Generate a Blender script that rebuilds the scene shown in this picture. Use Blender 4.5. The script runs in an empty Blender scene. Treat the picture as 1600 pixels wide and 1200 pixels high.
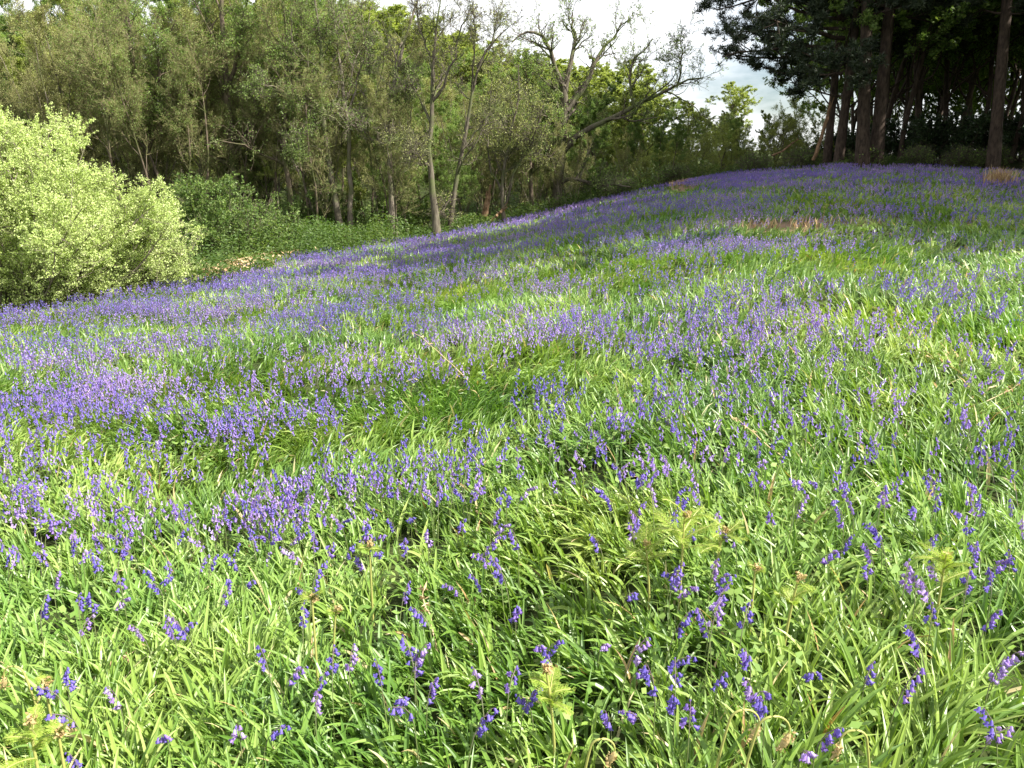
import bpy, math, random
import numpy as np
from mathutils import Matrix, Vector

SC = bpy.context.scene
COL = SC.collection
rng = np.random.default_rng(7)
random.seed(7)
PI = math.pi

# ------------------------------------------------------------------ camera
CAM_H = 1.5
F_PX = 1260.0                      # focal length in pixels of the 1600 px wide photograph
PITCH = math.atan((600 - 262) / F_PX)
cam_d = bpy.data.cameras.new("camera")
cam = bpy.data.objects.new("camera", cam_d)
COL.objects.link(cam)
cam_d.sensor_width = 36.0
cam_d.lens = 36.0 * F_PX / 1600.0
cam_d.clip_start = 0.05
cam_d.clip_end = 3000
cam.location = (0, 0, CAM_H)
cam.rotation_euler = (PI / 2 - PITCH, 0, 0)
SC.camera = cam

# ------------------------------------------------------------------ sun, sky
SUN_EL = math.radians(45)
SUN_AZ = math.radians(-20)          # measured from due right (+X)
sun_dir = Vector((math.cos(SUN_EL) * math.cos(SUN_AZ), math.cos(SUN_EL) * math.sin(SUN_AZ), math.sin(SUN_EL)))
sun_d = bpy.data.lights.new("sun", 'SUN')
sun_d.energy = 4.8
sun_d.angle = math.radians(0.6)
sun_d.color = (1.0, 0.955, 0.87)
sun = bpy.data.objects.new("sun", sun_d)
COL.objects.link(sun)
sun.rotation_euler = sun_dir.to_track_quat('Z', 'Y').to_euler()

world = bpy.data.worlds.new("World")
SC.world = world
world.use_nodes = True
nt = world.node_tree
nt.nodes.clear()
N = nt.nodes.new
out = N('ShaderNodeOutputWorld')
bg = N('ShaderNodeBackground')
sky = N('ShaderNodeTexSky')
sky.sky_type = 'NISHITA'
sky.sun_disc = False
sky.sun_elevation = SUN_EL
sky.sun_rotation = math.atan2(sun_dir.x, sun_dir.y)
tc = N('ShaderNodeTexCoord')
mp = N('ShaderNodeMapping')
mp.inputs['Scale'].default_value = (1.0, 1.0, 3.2)
mp.inputs['Location'].default_value = (0.35, 0.1, 0.25)
nz = N('ShaderNodeTexNoise')
nz.inputs['Scale'].default_value = 2.1
nz.inputs['Detail'].default_value = 7
nz.inputs['Roughness'].default_value = 0.58
cr = N('ShaderNodeValToRGB')
cr.color_ramp.elements[0].position = 0.33
cr.color_ramp.elements[1].position = 0.50
cl = N('ShaderNodeRGB')
cl.outputs[0].default_value = (10.8, 11.0, 11.3, 1)
mx = N('ShaderNodeMix')
mx.data_type = 'RGBA'
mx.clamp_factor = True
bg.inputs['Strength'].default_value = 0.05
L = nt.links.new
L(tc.outputs['Generated'], mp.inputs['Vector'])
L(mp.outputs[0], nz.inputs['Vector'])
L(nz.outputs['Fac'], cr.inputs[0])
L(cr.outputs[0], mx.inputs[0])
L(sky.outputs[0], mx.inputs[6])
L(cl.outputs[0], mx.inputs[7])
L(mx.outputs[2], bg.inputs[0])
L(bg.outputs[0], out.inputs[0])

SC.view_settings.view_transform = 'Standard'
SC.view_settings.look = 'None'
SC.view_settings.exposure = 1.5
SC.view_settings.gamma = 1
SC.cycles.max_bounces = 5
SC.cycles.diffuse_bounces = 3
SC.cycles.glossy_bounces = 1
SC.cycles.transmission_bounces = 3
SC.cycles.transparent_max_bounces = 4
SC.cycles.sample_clamp_indirect = 4
SC.cycles.use_denoising = True
SC.cycles.denoising_prefilter = 'ACCURATE'
SC.cycles.denoising_input_passes = 'RGB_ALBEDO_NORMAL'
SC.cycles.use_adaptive_sampling = False

# ------------------------------------------------------------------ pixel geometry
cp, sp_ = math.cos(PITCH), math.sin(PITCH)
def P3(px, py, Y):
    """point of the place seen at photograph pixel (px, py) at depth Y"""
    u = (px - 800) / F_PX
    v = -(py - 600) / F_PX
    d = np.array([u, cp + v * sp_, -sp_ + v * cp])
    return np.array([0, 0, CAM_H]) + d * (Y / d[1])

def PROJ(p):
    p = np.atleast_2d(p)
    x, y, z = p[:, 0], p[:, 1], p[:, 2] - CAM_H
    d = y * cp - z * sp_
    v = y * sp_ + z * cp
    d = np.where(d < 0.05, 0.05, d)
    return 800 + F_PX * x / d, 600 - F_PX * v / d

# ------------------------------------------------------------------ noise
_T = np.random.default_rng(3).random((256, 256))
def vn(x, y, s=0):
    x = np.asarray(x, float) + s * 17.37; y = np.asarray(y, float) + s * 9.13
    xi = np.floor(x).astype(int); yi = np.floor(y).astype(int)
    fx = x - xi; fy = y - yi
    fx = fx * fx * (3 - 2 * fx); fy = fy * fy * (3 - 2 * fy)
    a = _T[xi & 255, yi & 255]; b = _T[(xi + 1) & 255, yi & 255]
    c = _T[xi & 255, (yi + 1) & 255]; d = _T[(xi + 1) & 255, (yi + 1) & 255]
    return (a * (1 - fx) + b * fx) * (1 - fy) + (c * (1 - fx) + d * fx) * fy
def fbm(x, y, s=0):
    return (vn(x, y, s) + .5 * vn(x * 2.1, y * 2.1, s + 1) + .25 * vn(x * 4.3, y * 4.3, s + 2)) / 1.75

# ------------------------------------------------------------------ terrain
BROW = [(-500, 540, 8.0), (-200, 522, 8.6), (0, 500, 10), (120, 482, 12), (250, 458, 14.5), (330, 440, 17), (430, 412, 20), (560, 388, 25), (680, 370, 29.5),
        (790, 345, 33), (900, 319, 36), (1020, 292, 38.5), (1150, 268, 40), (1300, 256, 40), (1450, 258, 39), (1600, 266, 37), (1900, 272, 35)]
_ba, _br, _bz = [], [], []
for px, py, Y in BROW:
    p = P3(px, py + 250 / Y, Y)
    _ba.append(math.atan2(p[0], p[1])); _br.append(math.hypot(p[0], p[1])); _bz.append(p[2])
_ba = np.array(_ba); _br = np.array(_br); _bz = np.array(_bz)
_ba = np.concatenate([[-PI], _ba, [PI]]); _br = np.concatenate([[9.], _br, [9.]]); _bz = np.concatenate([[0.], _bz, [0.]])
D2 = math.radians
_fa = np.array([-180, -45, -20, -5, 5, 12, 18, 24, 60, 180]) * PI / 180
_fz = np.array([0.0, -2.0, -1.55, -1.3, -1.1, -.4, .7, 1.75, 2.0, 0.0])          # height of the ground beyond the brow
_fk = np.array([.02, .13, .14, .12, .075, .05, .04, .02, .0, .0])               # rise of the far hill
def brow_r(az): return np.interp(az, _ba, _br)
def height(x, y):
    x = np.asarray(x, float); y = np.asarray(y, float)
    r = np.hypot(x, y); az = np.arctan2(x, y)
    rb = np.interp(az, _ba, _br); zb = np.interp(az, _ba, _bz)
    z = zb * np.minimum(r / rb, 1.0)
    t = np.clip((r - rb) / 9.0, 0, 1); t = t * t * (3 - 2 * t)
    z = z + t * (np.interp(az, _fa, _fz) - zb)
    z = z + np.clip(r - 50, 0, 90) * np.interp(az, _fa, _fk) + np.clip(r - 140, 0, 400) * .01
    amp = np.clip(r / 3.0, 0, 1) * np.clip((rb + 2 - r) / 6, .25, 1)
    z = z + amp * (.10 * (fbm(x * .45, y * .45, 5) - .5) + .05 * (vn(x * 1.4, y * 1.4, 9) - .5))
    return z
def hit(px, py, dz=0.0):
    """ground point (raised dz) under photograph pixel"""
    u = (px - 800) / F_PX; v = -(py - 600) / F_PX
    d = np.array([u, cp + v * sp_, -sp_ + v * cp])
    lo = .4
    for k in range(1, 900):
        Y = .4 + .0022 * k * (1 + k * .06)
        q = d * (Y / d[1])
        if q[2] + CAM_H < height(q[0], q[1]) + dz:
            return q[0], q[1]
    return q[0], q[1]

# ------------------------------------------------------------------ mesh helpers
class MB:
    """collects quads and their per-vertex attribute, several materials"""
    def __init__(s): s.v = []; s.f = []; s.a = []; s.m = []; s.n = 0
    def add(s, v, f, a=0.5, m=0):
        v = np.asarray(v, np.float32).reshape(-1, 3); f = np.asarray(f, np.int64).reshape(-1, 4)
        if np.isscalar(a): a = np.full(len(v), a)
        s.v.append(v); s.f.append(f + s.n); s.a.append(np.asarray(a, np.float32)); s.m.append(np.full(len(f), m)); s.n += len(v)
    def mesh(s, name, mats, smooth=False):
        me = bpy.data.meshes.new(name)
        v = np.concatenate(s.v); f = np.concatenate(s.f); a = np.concatenate(s.a); m = np.concatenate(s.m)
        me.vertices.add(len(v)); me.vertices.foreach_set('co', v.ravel())
        me.loops.add(len(f) * 4); me.loops.foreach_set('vertex_index', f.ravel().astype(np.int32))
        me.polygons.add(len(f))
        me.polygons.foreach_set('loop_start', np.arange(0, len(f) * 4, 4, dtype=np.int32))
        for mt in mats: me.materials.append(mt)
        me.polygons.foreach_set('material_index', m.astype(np.int32))
        me.polygons.foreach_set('use_smooth', np.full(len(f), smooth))
        at = me.attributes.new('rnd', 'FLOAT', 'POINT'); at.data.foreach_set('value', a)
        me.update(calc_edges=True)
        return me
    def obj(s, name, mats, parent=None, smooth=False):
        o = bpy.data.objects.new(name, s.mesh(name, mats, smooth)); COL.objects.link(o)
        if parent: o.parent = parent
        return o
def tag(o, label=None, cat=None, group=None, kind=None):
    if label: o['label'] = label
    if cat: o['category'] = cat
    if group: o['group'] = group
    if kind: o['kind'] = kind
    return o
def empty(name, loc, label, cat, group=None, rz=0):
    o = bpy.data.objects.new(name, None); COL.objects.link(o)
    o.location = loc; o.rotation_euler = (0, 0, rz); o.empty_display_size = .2
    return tag(o, label, cat, group)
def copy_tree(root, loc, rz, sc, label, group=None):
    r = root.copy(); COL.objects.link(r)
    r.location = loc; r.rotation_euler = (0, 0, rz); r.scale = sc if hasattr(sc, '__len__') else (sc, sc, sc)
    r['label'] = label
    if group: r['group'] = group
    elif 'group' in r: del r['group']
    for ch in list(root.children):
        c = ch.copy(); COL.objects.link(c); c.parent = r
        for g in ch.children:
            d = g.copy(); COL.objects.link(d); d.parent = c
    return r

def unit(v): return v / np.maximum(np.linalg.norm(v, axis=-1, keepdims=True), 1e-9)
def tubes(mb, P, R, k, a=0.5, m=0):
    """P (N,n,3) polylines, R (N,n) radii -> k-sided tubes"""
    Nn, n, _ = P.shape
    T = np.empty_like(P); T[:, 1:-1] = P[:, 2:] - P[:, :-2]; T[:, 0] = P[:, 1] - P[:, 0]; T[:, -1] = P[:, -1] - P[:, -2]
    T = unit(T)
    ref = np.zeros((Nn, 1, 3)); tm = unit(P[:, -1] - P[:, 0])
    horiz = np.abs(tm[:, 2]) < .7
    ref[horiz, 0, 2] = 1; ref[~horiz, 0, 0] = 1
    U = unit(np.cross(T, ref)); V = np.cross(T, U)
    an = np.arange(k) * 2 * PI / k
    ring = U[:, :, None] * np.cos(an)[None, None, :, None] + V[:, :, None] * np.sin(an)[None, None, :, None]
    v = P[:, :, None] + ring * R[:, :, None, None]
    i = np.arange(Nn)[:, None, None] * n * k; j = np.arange(n - 1)[None, :, None] * k; q = np.arange(k)[None, None]
    q2 = (q + 1) % k
    f = np.stack([i + j + q, i + j + q2, i + j + k + q2, i + j + k + q], -1)
    av = a if np.isscalar(a) else np.repeat(a, n * k)
    mb.add(v, f, av, m)
def quads(mb, C, U, V, a, m=0, bend=0):
    """diamond leaves: centre C, half axes U, V"""
    v = np.stack([C - U, C - V * 1.0 + U * .12, C + U, C + V + U * .12], 1)
    n = len(C)
    f = np.arange(n * 4).reshape(n, 4)
    mb.add(v, f, np.repeat(a, 4), m)
def rdir(n, g=rng): return unit(g.normal(size=(n, 3)))
def leaves(mb, C, ln, wd, m=0, g=rng, flat=0.0, a=None):
    n = len(C)
    nrm = rdir(n, g); nrm[:, 2] += flat * np.sign(nrm[:, 2]); nrm = unit(nrm)
    U = unit(np.cross(nrm, rdir(n, g))); V = np.cross(nrm, U)
    s = g.uniform(.65, 1.25, (n, 1))
    quads(mb, C, U * ln * s, V * wd * s, g.random(n) if a is None else a, m)

# ------------------------------------------------------------------ materials
def mat(name): 
    m = bpy.data.materials.new(name); m.use_nodes = True; m.node_tree.nodes.clear(); return m
def leaf_mat(name, cols, rough=.5, transl=.4, tcol=(1.25, 1.35, .6), spec=.35, noise=None):
    """colour ramp over the random attribute; light passes through"""
    m = mat(name); t = m.node_tree; n = t.nodes.new; l = t.links.new
    o = n('ShaderNodeOutputMaterial'); at = n('ShaderNodeAttribute'); at.attribute_name = 'rnd'
    r = n('ShaderNodeValToRGB'); e = r.color_ramp.elements
    e[0].position = cols[0][0]; e[0].color = (*cols[0][1], 1); e[1].position = cols[-1][0]; e[1].color = (*cols[-1][1], 1)
    for p, c in cols[1:-1]:
        x = e.new(p); x.color = (*c, 1)
    l(at.outputs['Fac'], r.inputs[0])
    b = n('ShaderNodeBsdfPrincipled'); b.inputs['Roughness'].default_value = rough
    b.inputs['Specular IOR Level'].default_value = spec
    col = r.outputs[0]
    if noise:
        tcn = n('ShaderNodeNewGeometry'); no = n('ShaderNodeTexNoise'); no.inputs['Scale'].default_value = noise[0]; no.inputs['Detail'].default_value = 3
        l(tcn.outputs['Position'], no.inputs['Vector'])
        mr = n('ShaderNodeMapRange'); mr.inputs[1].default_value = .35; mr.inputs[2].default_value = .65; l(no.outputs['Fac'], mr.inputs[0])
        mxx = n('ShaderNodeMix'); mxx.data_type = 'RGBA'; mxx.blend_type = 'MULTIPLY'; mxx.inputs[0].default_value = 1
        m2 = n('ShaderNodeMix'); m2.data_type = 'RGBA'; l(mr.outputs[0], m2.inputs[0]); m2.inputs[6].default_value = (*noise[1], 1); m2.inputs[7].default_value = (*noise[2], 1)
        l(col, mxx.inputs[6]); l(m2.outputs[2], mxx.inputs[7]); col = mxx.outputs[2]
    l(col, b.inputs['Base Color'])
    tr = n('ShaderNodeBsdfTranslucent'); mu = n('ShaderNodeMix'); mu.data_type = 'RGBA'; mu.blend_type = 'MULTIPLY'; mu.inputs[0].default_value = 1
    l(col, mu.inputs[6]); mu.inputs[7].default_value = (*tcol, 1); l(mu.outputs[2], tr.inputs[0])
    ms = n('ShaderNodeMixShader'); ms.inputs[0].default_value = transl
    l(b.outputs[0], ms.inputs[1]); l(tr.outputs[0], ms.inputs[2]); l(ms.outputs[0], o.inputs[0])
    return m
def bark_mat(name, c1, c2, sc=(6, 6, 1.2), rough=.85, moss=None):
    m = mat(name); t = m.node_tree; n = t.nodes.new; l = t.links.new
    o = n('ShaderNodeOutputMaterial'); b = n('ShaderNodeBsdfPrincipled'); b.inputs['Roughness'].default_value = rough; b.inputs['Specular IOR Level'].default_value = .15
    g = n('ShaderNodeTexCoord'); mpn = n('ShaderNodeMapping'); mpn.inputs['Scale'].default_value = sc
    no = n('ShaderNodeTexNoise'); no.inputs['Scale'].default_value = 2.0; no.inputs['Detail'].default_value = 6; no.inputs['Roughness'].default_value = .65
    r = n('ShaderNodeValToRGB'); r.color_ramp.elements[0].position = .36; r.color_ramp.elements[1].position = .64
    r.color_ramp.elements[0].color = (*c1, 1); r.color_ramp.elements[1].color = (*c2, 1)
    l(g.outputs['Object'], mpn.inputs[0]); l(mpn.outputs[0], no.inputs['Vector']); l(no.outputs['Fac'], r.inputs[0])
    col = r.outputs[0]
    if moss:
        n2 = n('ShaderNodeTexNoise'); n2.inputs['Scale'].default_value = 1.1; n2.inputs['Detail'].default_value = 4; l(g.outputs['Object'], n2.inputs['Vector'])
        mr = n('ShaderNodeMapRange'); mr.inputs[1].default_value = .48; mr.inputs[2].default_value = .6; l(n2.outputs['Fac'], mr.inputs[0])
        mm = n('ShaderNodeMix'); mm.data_type = 'RGBA'; l(mr.outputs[0], mm.inputs[0]); l(col, mm.inputs[6]); mm.inputs[7].default_value = (*moss, 1); col = mm.outputs[2]
    l(col, b.inputs['Base Color'])
    bp = n('ShaderNodeBump'); bp.inputs['Strength'].default_value = .6; bp.inputs['Distance'].default_value = .03
    l(no.outputs['Fac'], bp.inputs['Height']); l(bp.outputs[0], b.inputs['Normal'])
    l(b.outputs[0], o.inputs[0])
    return m

M_grass = leaf_mat('bluebell_leaf_green', [(0, (.06, .135, .020)), (.35, (.13, .235, .040)), (.62, (.235, .345, .070)), (.93, (.38, .46, .16)), (.96, (.58, .50, .30)), (1, (.42, .27, .12))],
                   rough=.40, transl=.35, tcol=(1.1, 1.2, .5), spec=.5, noise=(.55, (.80, .92, .9), (1.15, 1.05, .95)))
M_bell = leaf_mat('bluebell_violet', [(0, (.13, .105, .44)), (.4, (.215, .16, .54)), (.7, (.34, .215, .57)), (.9, (.52, .42, .72)), (1, (.33, .24, .42))], rough=.5, transl=.35, tcol=(1.2, 1.0, 1.2), spec=.3)
M_stem = leaf_mat('bluebell_stem', [(0, (.10, .15, .04)), (.6, (.16, .20, .07)), (1, (.16, .10, .15))], rough=.5, transl=.1)
M_fern = leaf_mat('fern_green', [(0, (.20, .31, .04)), (.6, (.34, .43, .08)), (1, (.46, .44, .13))], rough=.5, transl=.45)
M_fstem = leaf_mat('fern_stem', [(0, (.28, .33, .08)), (1, (.40, .36, .12))], rough=.5, transl=.1)
M_crozier = leaf_mat('crozier_brown', [(0, (.34, .22, .09)), (1, (.44, .36, .17))], rough=.7, transl=.15)
M_dead = leaf_mat('dead_stalk', [(0, (.42, .28, .15)), (.6, (.60, .47, .28)), (1, (.30, .17, .08))], rough=.8, transl=.2, tcol=(1, .9, .7))
M_herb = leaf_mat('herb_leaf', [(0, (.12, .22, .04)), (1, (.27, .38, .10))], rough=.45, transl=.35)
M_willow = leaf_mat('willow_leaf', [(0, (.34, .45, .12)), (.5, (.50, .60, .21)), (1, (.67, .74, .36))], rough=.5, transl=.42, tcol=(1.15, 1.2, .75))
M_wleaf = leaf_mat('young_leaf', [(0, (.12, .20, .045)), (.5, (.21, .30, .085)), (1, (.33, .42, .15))], rough=.55, transl=.48)
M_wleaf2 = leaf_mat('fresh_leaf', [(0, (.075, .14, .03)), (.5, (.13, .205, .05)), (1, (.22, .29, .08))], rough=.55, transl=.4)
M_bud = leaf_mat('bronze_bud', [(0, (.24, .25, .07)), (.5, (.35, .38, .13)), (1, (.46, .49, .2))], rough=.6, transl=.35)
M_olive = leaf_mat('olive_leaf', [(0, (.17, .21, .045)), (.5, (.27, .32, .085)), (1, (.42, .45, .15))], rough=.55, transl=.48)
M_twig = bark_mat('olive_twig', (.12, .11, .045), (.25, .23, .11))
M_dark = leaf_mat('holly_leaf', [(0, (.018, .040, .014)), (1, (.05, .085, .028))], rough=.35, transl=.15)
M_pine = leaf_mat('pine_needle', [(0, (.016, .028, .013)), (.6, (.03, .048, .022)), (1, (.06, .075, .035))], rough=.5, transl=.1)
M_under = leaf_mat('undergrowth_leaf', [(0, (.04, .085, .015)), (.6, (.085, .14, .03)), (.9, (.16, .20, .05)), (1, (.26, .17, .07))], rough=.5, transl=.4)
M_bark = bark_mat('grey_bark', (.06, .05, .036), (.155, .135, .10), moss=(.10, .12, .045))
M_bark2 = bark_mat('brown_bark', (.065, .05, .036), (.16, .125, .09), moss=(.075, .085, .03))
M_pale = bark_mat('pale_bark', (.12, .10, .078), (.27, .225, .18), moss=(.14, .15, .07))
M_pbark = bark_mat('pine_bark', (.035, .026, .02), (.10, .072, .055), sc=(5, 5, 1.6))
M_split = bark_mat('split_wood', (.12, .07, .04), (.30, .19, .11), sc=(9, 9, 1.5))

def ground_mat():
    m = mat('meadow_soil'); t = m.node_tree; n = t.nodes.new; l = t.links.new
    o = n('ShaderNodeOutputMaterial'); b = n('ShaderNodeBsdfPrincipled'); b.inputs['Roughness'].default_value = .95; b.inputs['Specular IOR Level'].default_value = .1
    g = n('ShaderNodeNewGeometry'); no = n('ShaderNodeTexNoise'); no.inputs['Scale'].default_value = 1.3; no.inputs['Detail'].default_value = 9; no.inputs['Roughness'].default_value = .7
    l(g.outputs['Position'], no.inputs['Vector'])
    r = n('ShaderNodeValToRGB'); e = r.color_ramp.elements
    e[0].position = .32; e[0].color = (.018, .022, .008, 1); e[1].position = .7; e[1].color = (.085, .10, .03, 1)
    x = e.new(.52); x.color = (.035, .048, .014, 1)
    at = n('ShaderNodeAttribute'); at.attribute_name = 'rnd'
    r2 = n('ShaderNodeValToRGB'); r2.color_ramp.elements[0].color = (.13, .08, .05, 1); r2.color_ramp.elements[1].color = (.28, .19, .13, 1)
    n2 = n('ShaderNodeTexNoise'); n2.inputs['Scale'].default_value = 9; n2.inputs['Detail'].default_value = 6; l(g.outputs['Position'], n2.inputs['Vector']); l(n2.outputs['Fac'], r2.inputs[0])
    mm = n('ShaderNodeMix'); mm.data_type = 'RGBA'; mm.clamp_factor = True
    l(no.outputs['Fac'], r.inputs[0]); l(at.outputs['Fac'], mm.inputs[0]); l(r.outputs[0], mm.inputs[6]); l(r2.outputs[0], mm.inputs[7]); l(mm.outputs[2], b.inputs['Base Color'])
    bp = n('ShaderNodeBump'); bp.inputs['Strength'].default_value = .8; bp.inputs['Distance'].default_value = .05; l(n2.outputs['Fac'], bp.inputs['Height']); l(bp.outputs[0], b.inputs['Normal'])
    l(b.outputs[0], o.inputs[0]); return m

# bare earth patches in the meadow: photograph pixel, half sizes
BARE = [(1215, 357, 85, 9, 1.0), (1065, 294, 28, 6, 1.1), (1330, 349, 160, 9, .62), (30, 512, 40, 6, 1.0), (1480, 352, 90, 8, .45), (258, 790, 26, 9, .7), (62, 745, 30, 12, .6), (1410, 668, 26, 8, .6)]
def bare_at(px, py, soft=1.0):
    s = np.zeros(np.shape(px))
    for cx, cy, rx, ry, w in BARE:
        s = np.maximum(s, w * np.clip(1.6 - ((px - cx) / rx) ** 2 - ((py - cy) / ry) ** 2, 0, 1))
    return s

# ------------------------------------------------------------------ ground sheet
def build_ground():
    az = np.concatenate([np.linspace(-180, -46, 40)[:-1], np.linspace(-46, 46, 240), np.linspace(46, 180, 40)[1:]]) * PI / 180
    r = np.concatenate([[0.02], np.linspace(.4, 12, 80), np.linspace(12.3, 60, 130), np.geomspace(62, 900, 36)])
    A, R = np.meshgrid(az, r)
    X = R * np.sin(A); Y = R * np.cos(A); Z = height(X, Y) - .01
    px, py = PROJ(np.stack([X, Y, Z], -1).reshape(-1, 3))
    b = bare_at(px, py) * (Y.ravel() > 0) * (R.ravel() < brow_r(A.ravel()) + 2)
    nr, na = A.shape
    i, j = np.meshgrid(np.arange(nr - 1), np.arange(na - 1), indexing='ij')
    f = np.stack([i * na + j, i * na + j + 1, (i + 1) * na + j + 1, (i + 1) * na + j], -1)
    mb = MB(); mb.add(np.stack([X, Y, Z], -1), f[..., ::-1], b)
    o = mb.obj('ground', [ground_mat()], smooth=True)
    tag(o, 'sloping woodland meadow ground of dark soil under leaves', kind='structure')
build_ground()

# ------------------------------------------------------------------ flower density over the meadow (plants per square metre)
BLOB = [  # photograph pixel centre, half sizes, factor: above 1 a drift of flowers, below 1 a green gap
    (150, 830, 210, 90, 2.6), (280, 900, 170, 50, 3.0), (90, 600, 150, 42, 4.5), (330, 620, 120, 26, 3.2), (200, 540, 170, 22, 3.0), (60, 640, 70, 20, 2.5), (430, 480, 190, 26, 3.2), (560, 485, 120, 16, 2.0),
    (190, 472, 150, 12, 3.0), (360, 440, 110, 14, 2.5), (560, 400, 160, 15, 3.2), (620, 425, 130, 10, 2.2), (400, 655, 60, 28, 3), (370, 690, 40, 28, 3.2), (540, 590, 90, 22, 3),
    (850, 650, 50, 52, 70), (432, 800, 34, 24, 400), (48, 785, 20, 20, 60), (880, 620, 50, 20, 5), (1000, 655, 62, 24, 40), (1040, 630, 40, 16, 5), (720, 690, 60, 30, 16), (520, 630, 60, 26, 4), (900, 520, 60, 20, 4), (1010, 535, 45, 16, 4), (740, 590, 70, 22, 2),
    (1200, 520, 110, 18, 2.4), (1050, 570, 80, 28, 2), (880, 480, 200, 20, 1.6), (1330, 480, 200, 14, 1.6), (1500, 455, 160, 14, 2.2), (1300, 445, 180, 12, 1.7),
    (1200, 380, 280, 10, 3.2), (1450, 382, 170, 9, 2.6), (1010, 380, 120, 14, 1.8), (1150, 295, 130, 20, 2.6), (1060, 320, 110, 12, 2.2), (1330, 275, 240, 12, 2.2), (1350, 325, 130, 6, 2.4), (1550, 290, 90, 12, 1.8),
    (700, 385, 90, 12, 2.0), (860, 345, 60, 10, 1.8), (1130, 275, 60, 8, 2.5), (1100, 700, 60, 25, 3), (1020, 720, 40, 22, 3), (780, 720, 30, 14, 5), (1200, 640, 30, 12, 6),
    (380, 705, 22, 18, 4), (450, 745, 14, 14, 5), (520, 748, 22, 18, 8), (590, 770, 16, 16, 6), (660, 820, 40, 14, 1.5), (620, 700, 30, 20, 3), (1120, 770, 40, 12, 4),
    (1420, 408, 150, 19, .10), (880, 412, 130, 14, .25), (1090, 412, 100, 12, .3), (760, 445, 60, 10, .35), (1070, 335, 90, 9, .3), (1280, 307, 90, 10, .4), (1500, 325, 120, 10, .35), (1450, 350, 160, 8, .1), (1000, 305, 60, 7, .5), (900, 375, 60, 6, .5),
    (220, 510, 90, 9, .25), (520, 530, 110, 10, .4), (420, 565, 130, 14, .2), (690, 560, 60, 12, .3), (700, 640, 60, 18, .5), (1250, 590, 120, 22, .35), (1480, 600, 150, 50, .35), (1100, 480, 60, 10, .5),
    (130, 700, 90, 25, .4), (600, 440, 60, 8, .4), (300, 560, 80, 10, .4), (1350, 440, 60, 6, .5), (1300, 540, 90, 12, .4), (700, 520, 90, 10, .5), (850, 570, 80, 14, .4), (1300, 730, 120, 30, .4)]
def flower_density(x, y, px, py):
    row = np.interp(py, [255, 300, 360, 420, 480, 540, 600, 660, 720, 780, 860, 930, 1200], [46, 30, 46, 56, 78, 82, 76, 64, 52, 42, 30, 16, 7])
    row = row * np.interp(px, [0, 500, 900, 1250, 1600], [1.22, 1.0, 1.0, .82, .64])
    d = row
    for cx, cy, rx, ry, w in BLOB:
        q = ((px - cx) / rx) ** 2 + ((py - cy) / ry) ** 2
        k = np.exp(-q * 1.1)
        d = d * (1 + ((w ** .5 if w > 1 else w ** .8) - 1) * k)
    n1 = fbm(x * 1.1, y * 1.1, 21); n2 = vn(x * 3.3, y * 3.3, 31)
    d = d * np.clip((n1 - .28) * 3.6, .18, 1.8) * np.clip(n2 * 2.0, .3, 1.7)
    d = d * (1 - np.clip(bare_at(px, py) * 1.1, 0, 1))
    return np.clip(d, 0, 300)

def scatter(r0, r1, dens, azl=44):
    """random points in a ring sector of the meadow, dens per square metre"""
    a = D2(azl)
    n = int(dens * a * (r1 * r1 - r0 * r0))
    r = np.sqrt(rng.uniform(r0 * r0, r1 * r1, n)); az = rng.uniform(-a, a, n)
    k = r < brow_r(az) + 1.2 + 1.6 * vn(az * 40, r * .5, 15)
    r, az = r[k], az[k]
    return r * np.sin(az), r * np.cos(az), r

# ------------------------------------------------------------------ meadow leaves
def blade_mesh(mb, bx, by, bz, az, Ln, w, th0, th1, n, fold, tw, a):
    Nn = len(bx)
    t = np.linspace(0, 1, n + 1)
    th = th0[:, None] + (th1 - th0)[:, None] * t[None, :] ** 1.4
    ds = (Ln / n)[:, None]
    hx = np.concatenate([np.zeros((Nn, 1)), np.cumsum(np.sin((th[:, 1:] + th[:, :-1]) / 2) * ds, 1)], 1)
    hz = np.concatenate([np.zeros((Nn, 1)), np.cumsum(np.cos((th[:, 1:] + th[:, :-1]) / 2) * ds, 1)], 1)
    ca, sa = np.cos(az)[:, None], np.sin(az)[:, None]
    P = np.stack([bx[:, None] + hx * ca, by[:, None] + hx * sa, bz[:, None] + hz], -1)
    nrm = np.stack([-np.cos(th) * ca, -np.cos(th) * sa, np.sin(th)], -1)
    side = np.stack([-sa + 0 * th, ca + 0 * th, 0 * th], -1)
    twl = (tw[:, None] * (0.4 + t[None, :]))[..., None]
    sd = side * np.cos(twl) + nrm * np.sin(twl)
    nn = nrm * np.cos(twl) - side * np.sin(twl)
    wp = np.interp(t, [0, .3, .6, .85, 1], [.65, 1, .92, .55, .04])[None, :, None] * w[:, None, None]
    if fold:
        v = np.stack([P - sd * wp + nn * wp * .45, P, P + sd * wp + nn * wp * .45], 2)
        k = 3
    else:
        v = np.stack([P - sd * wp, P + sd * wp], 2); k = 2
    i = np.arange(Nn)[:, None, None] * (n + 1) * k; j = np.arange(n)[None, :, None] * k; q = np.arange(k - 1)[None, None]
    f = np.stack([i + j + q, i + j + q + 1, i + j + k + q + 1, i + j + k + q], -1)
    mb.add(v, f, np.repeat(a, (n + 1) * k))

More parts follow.
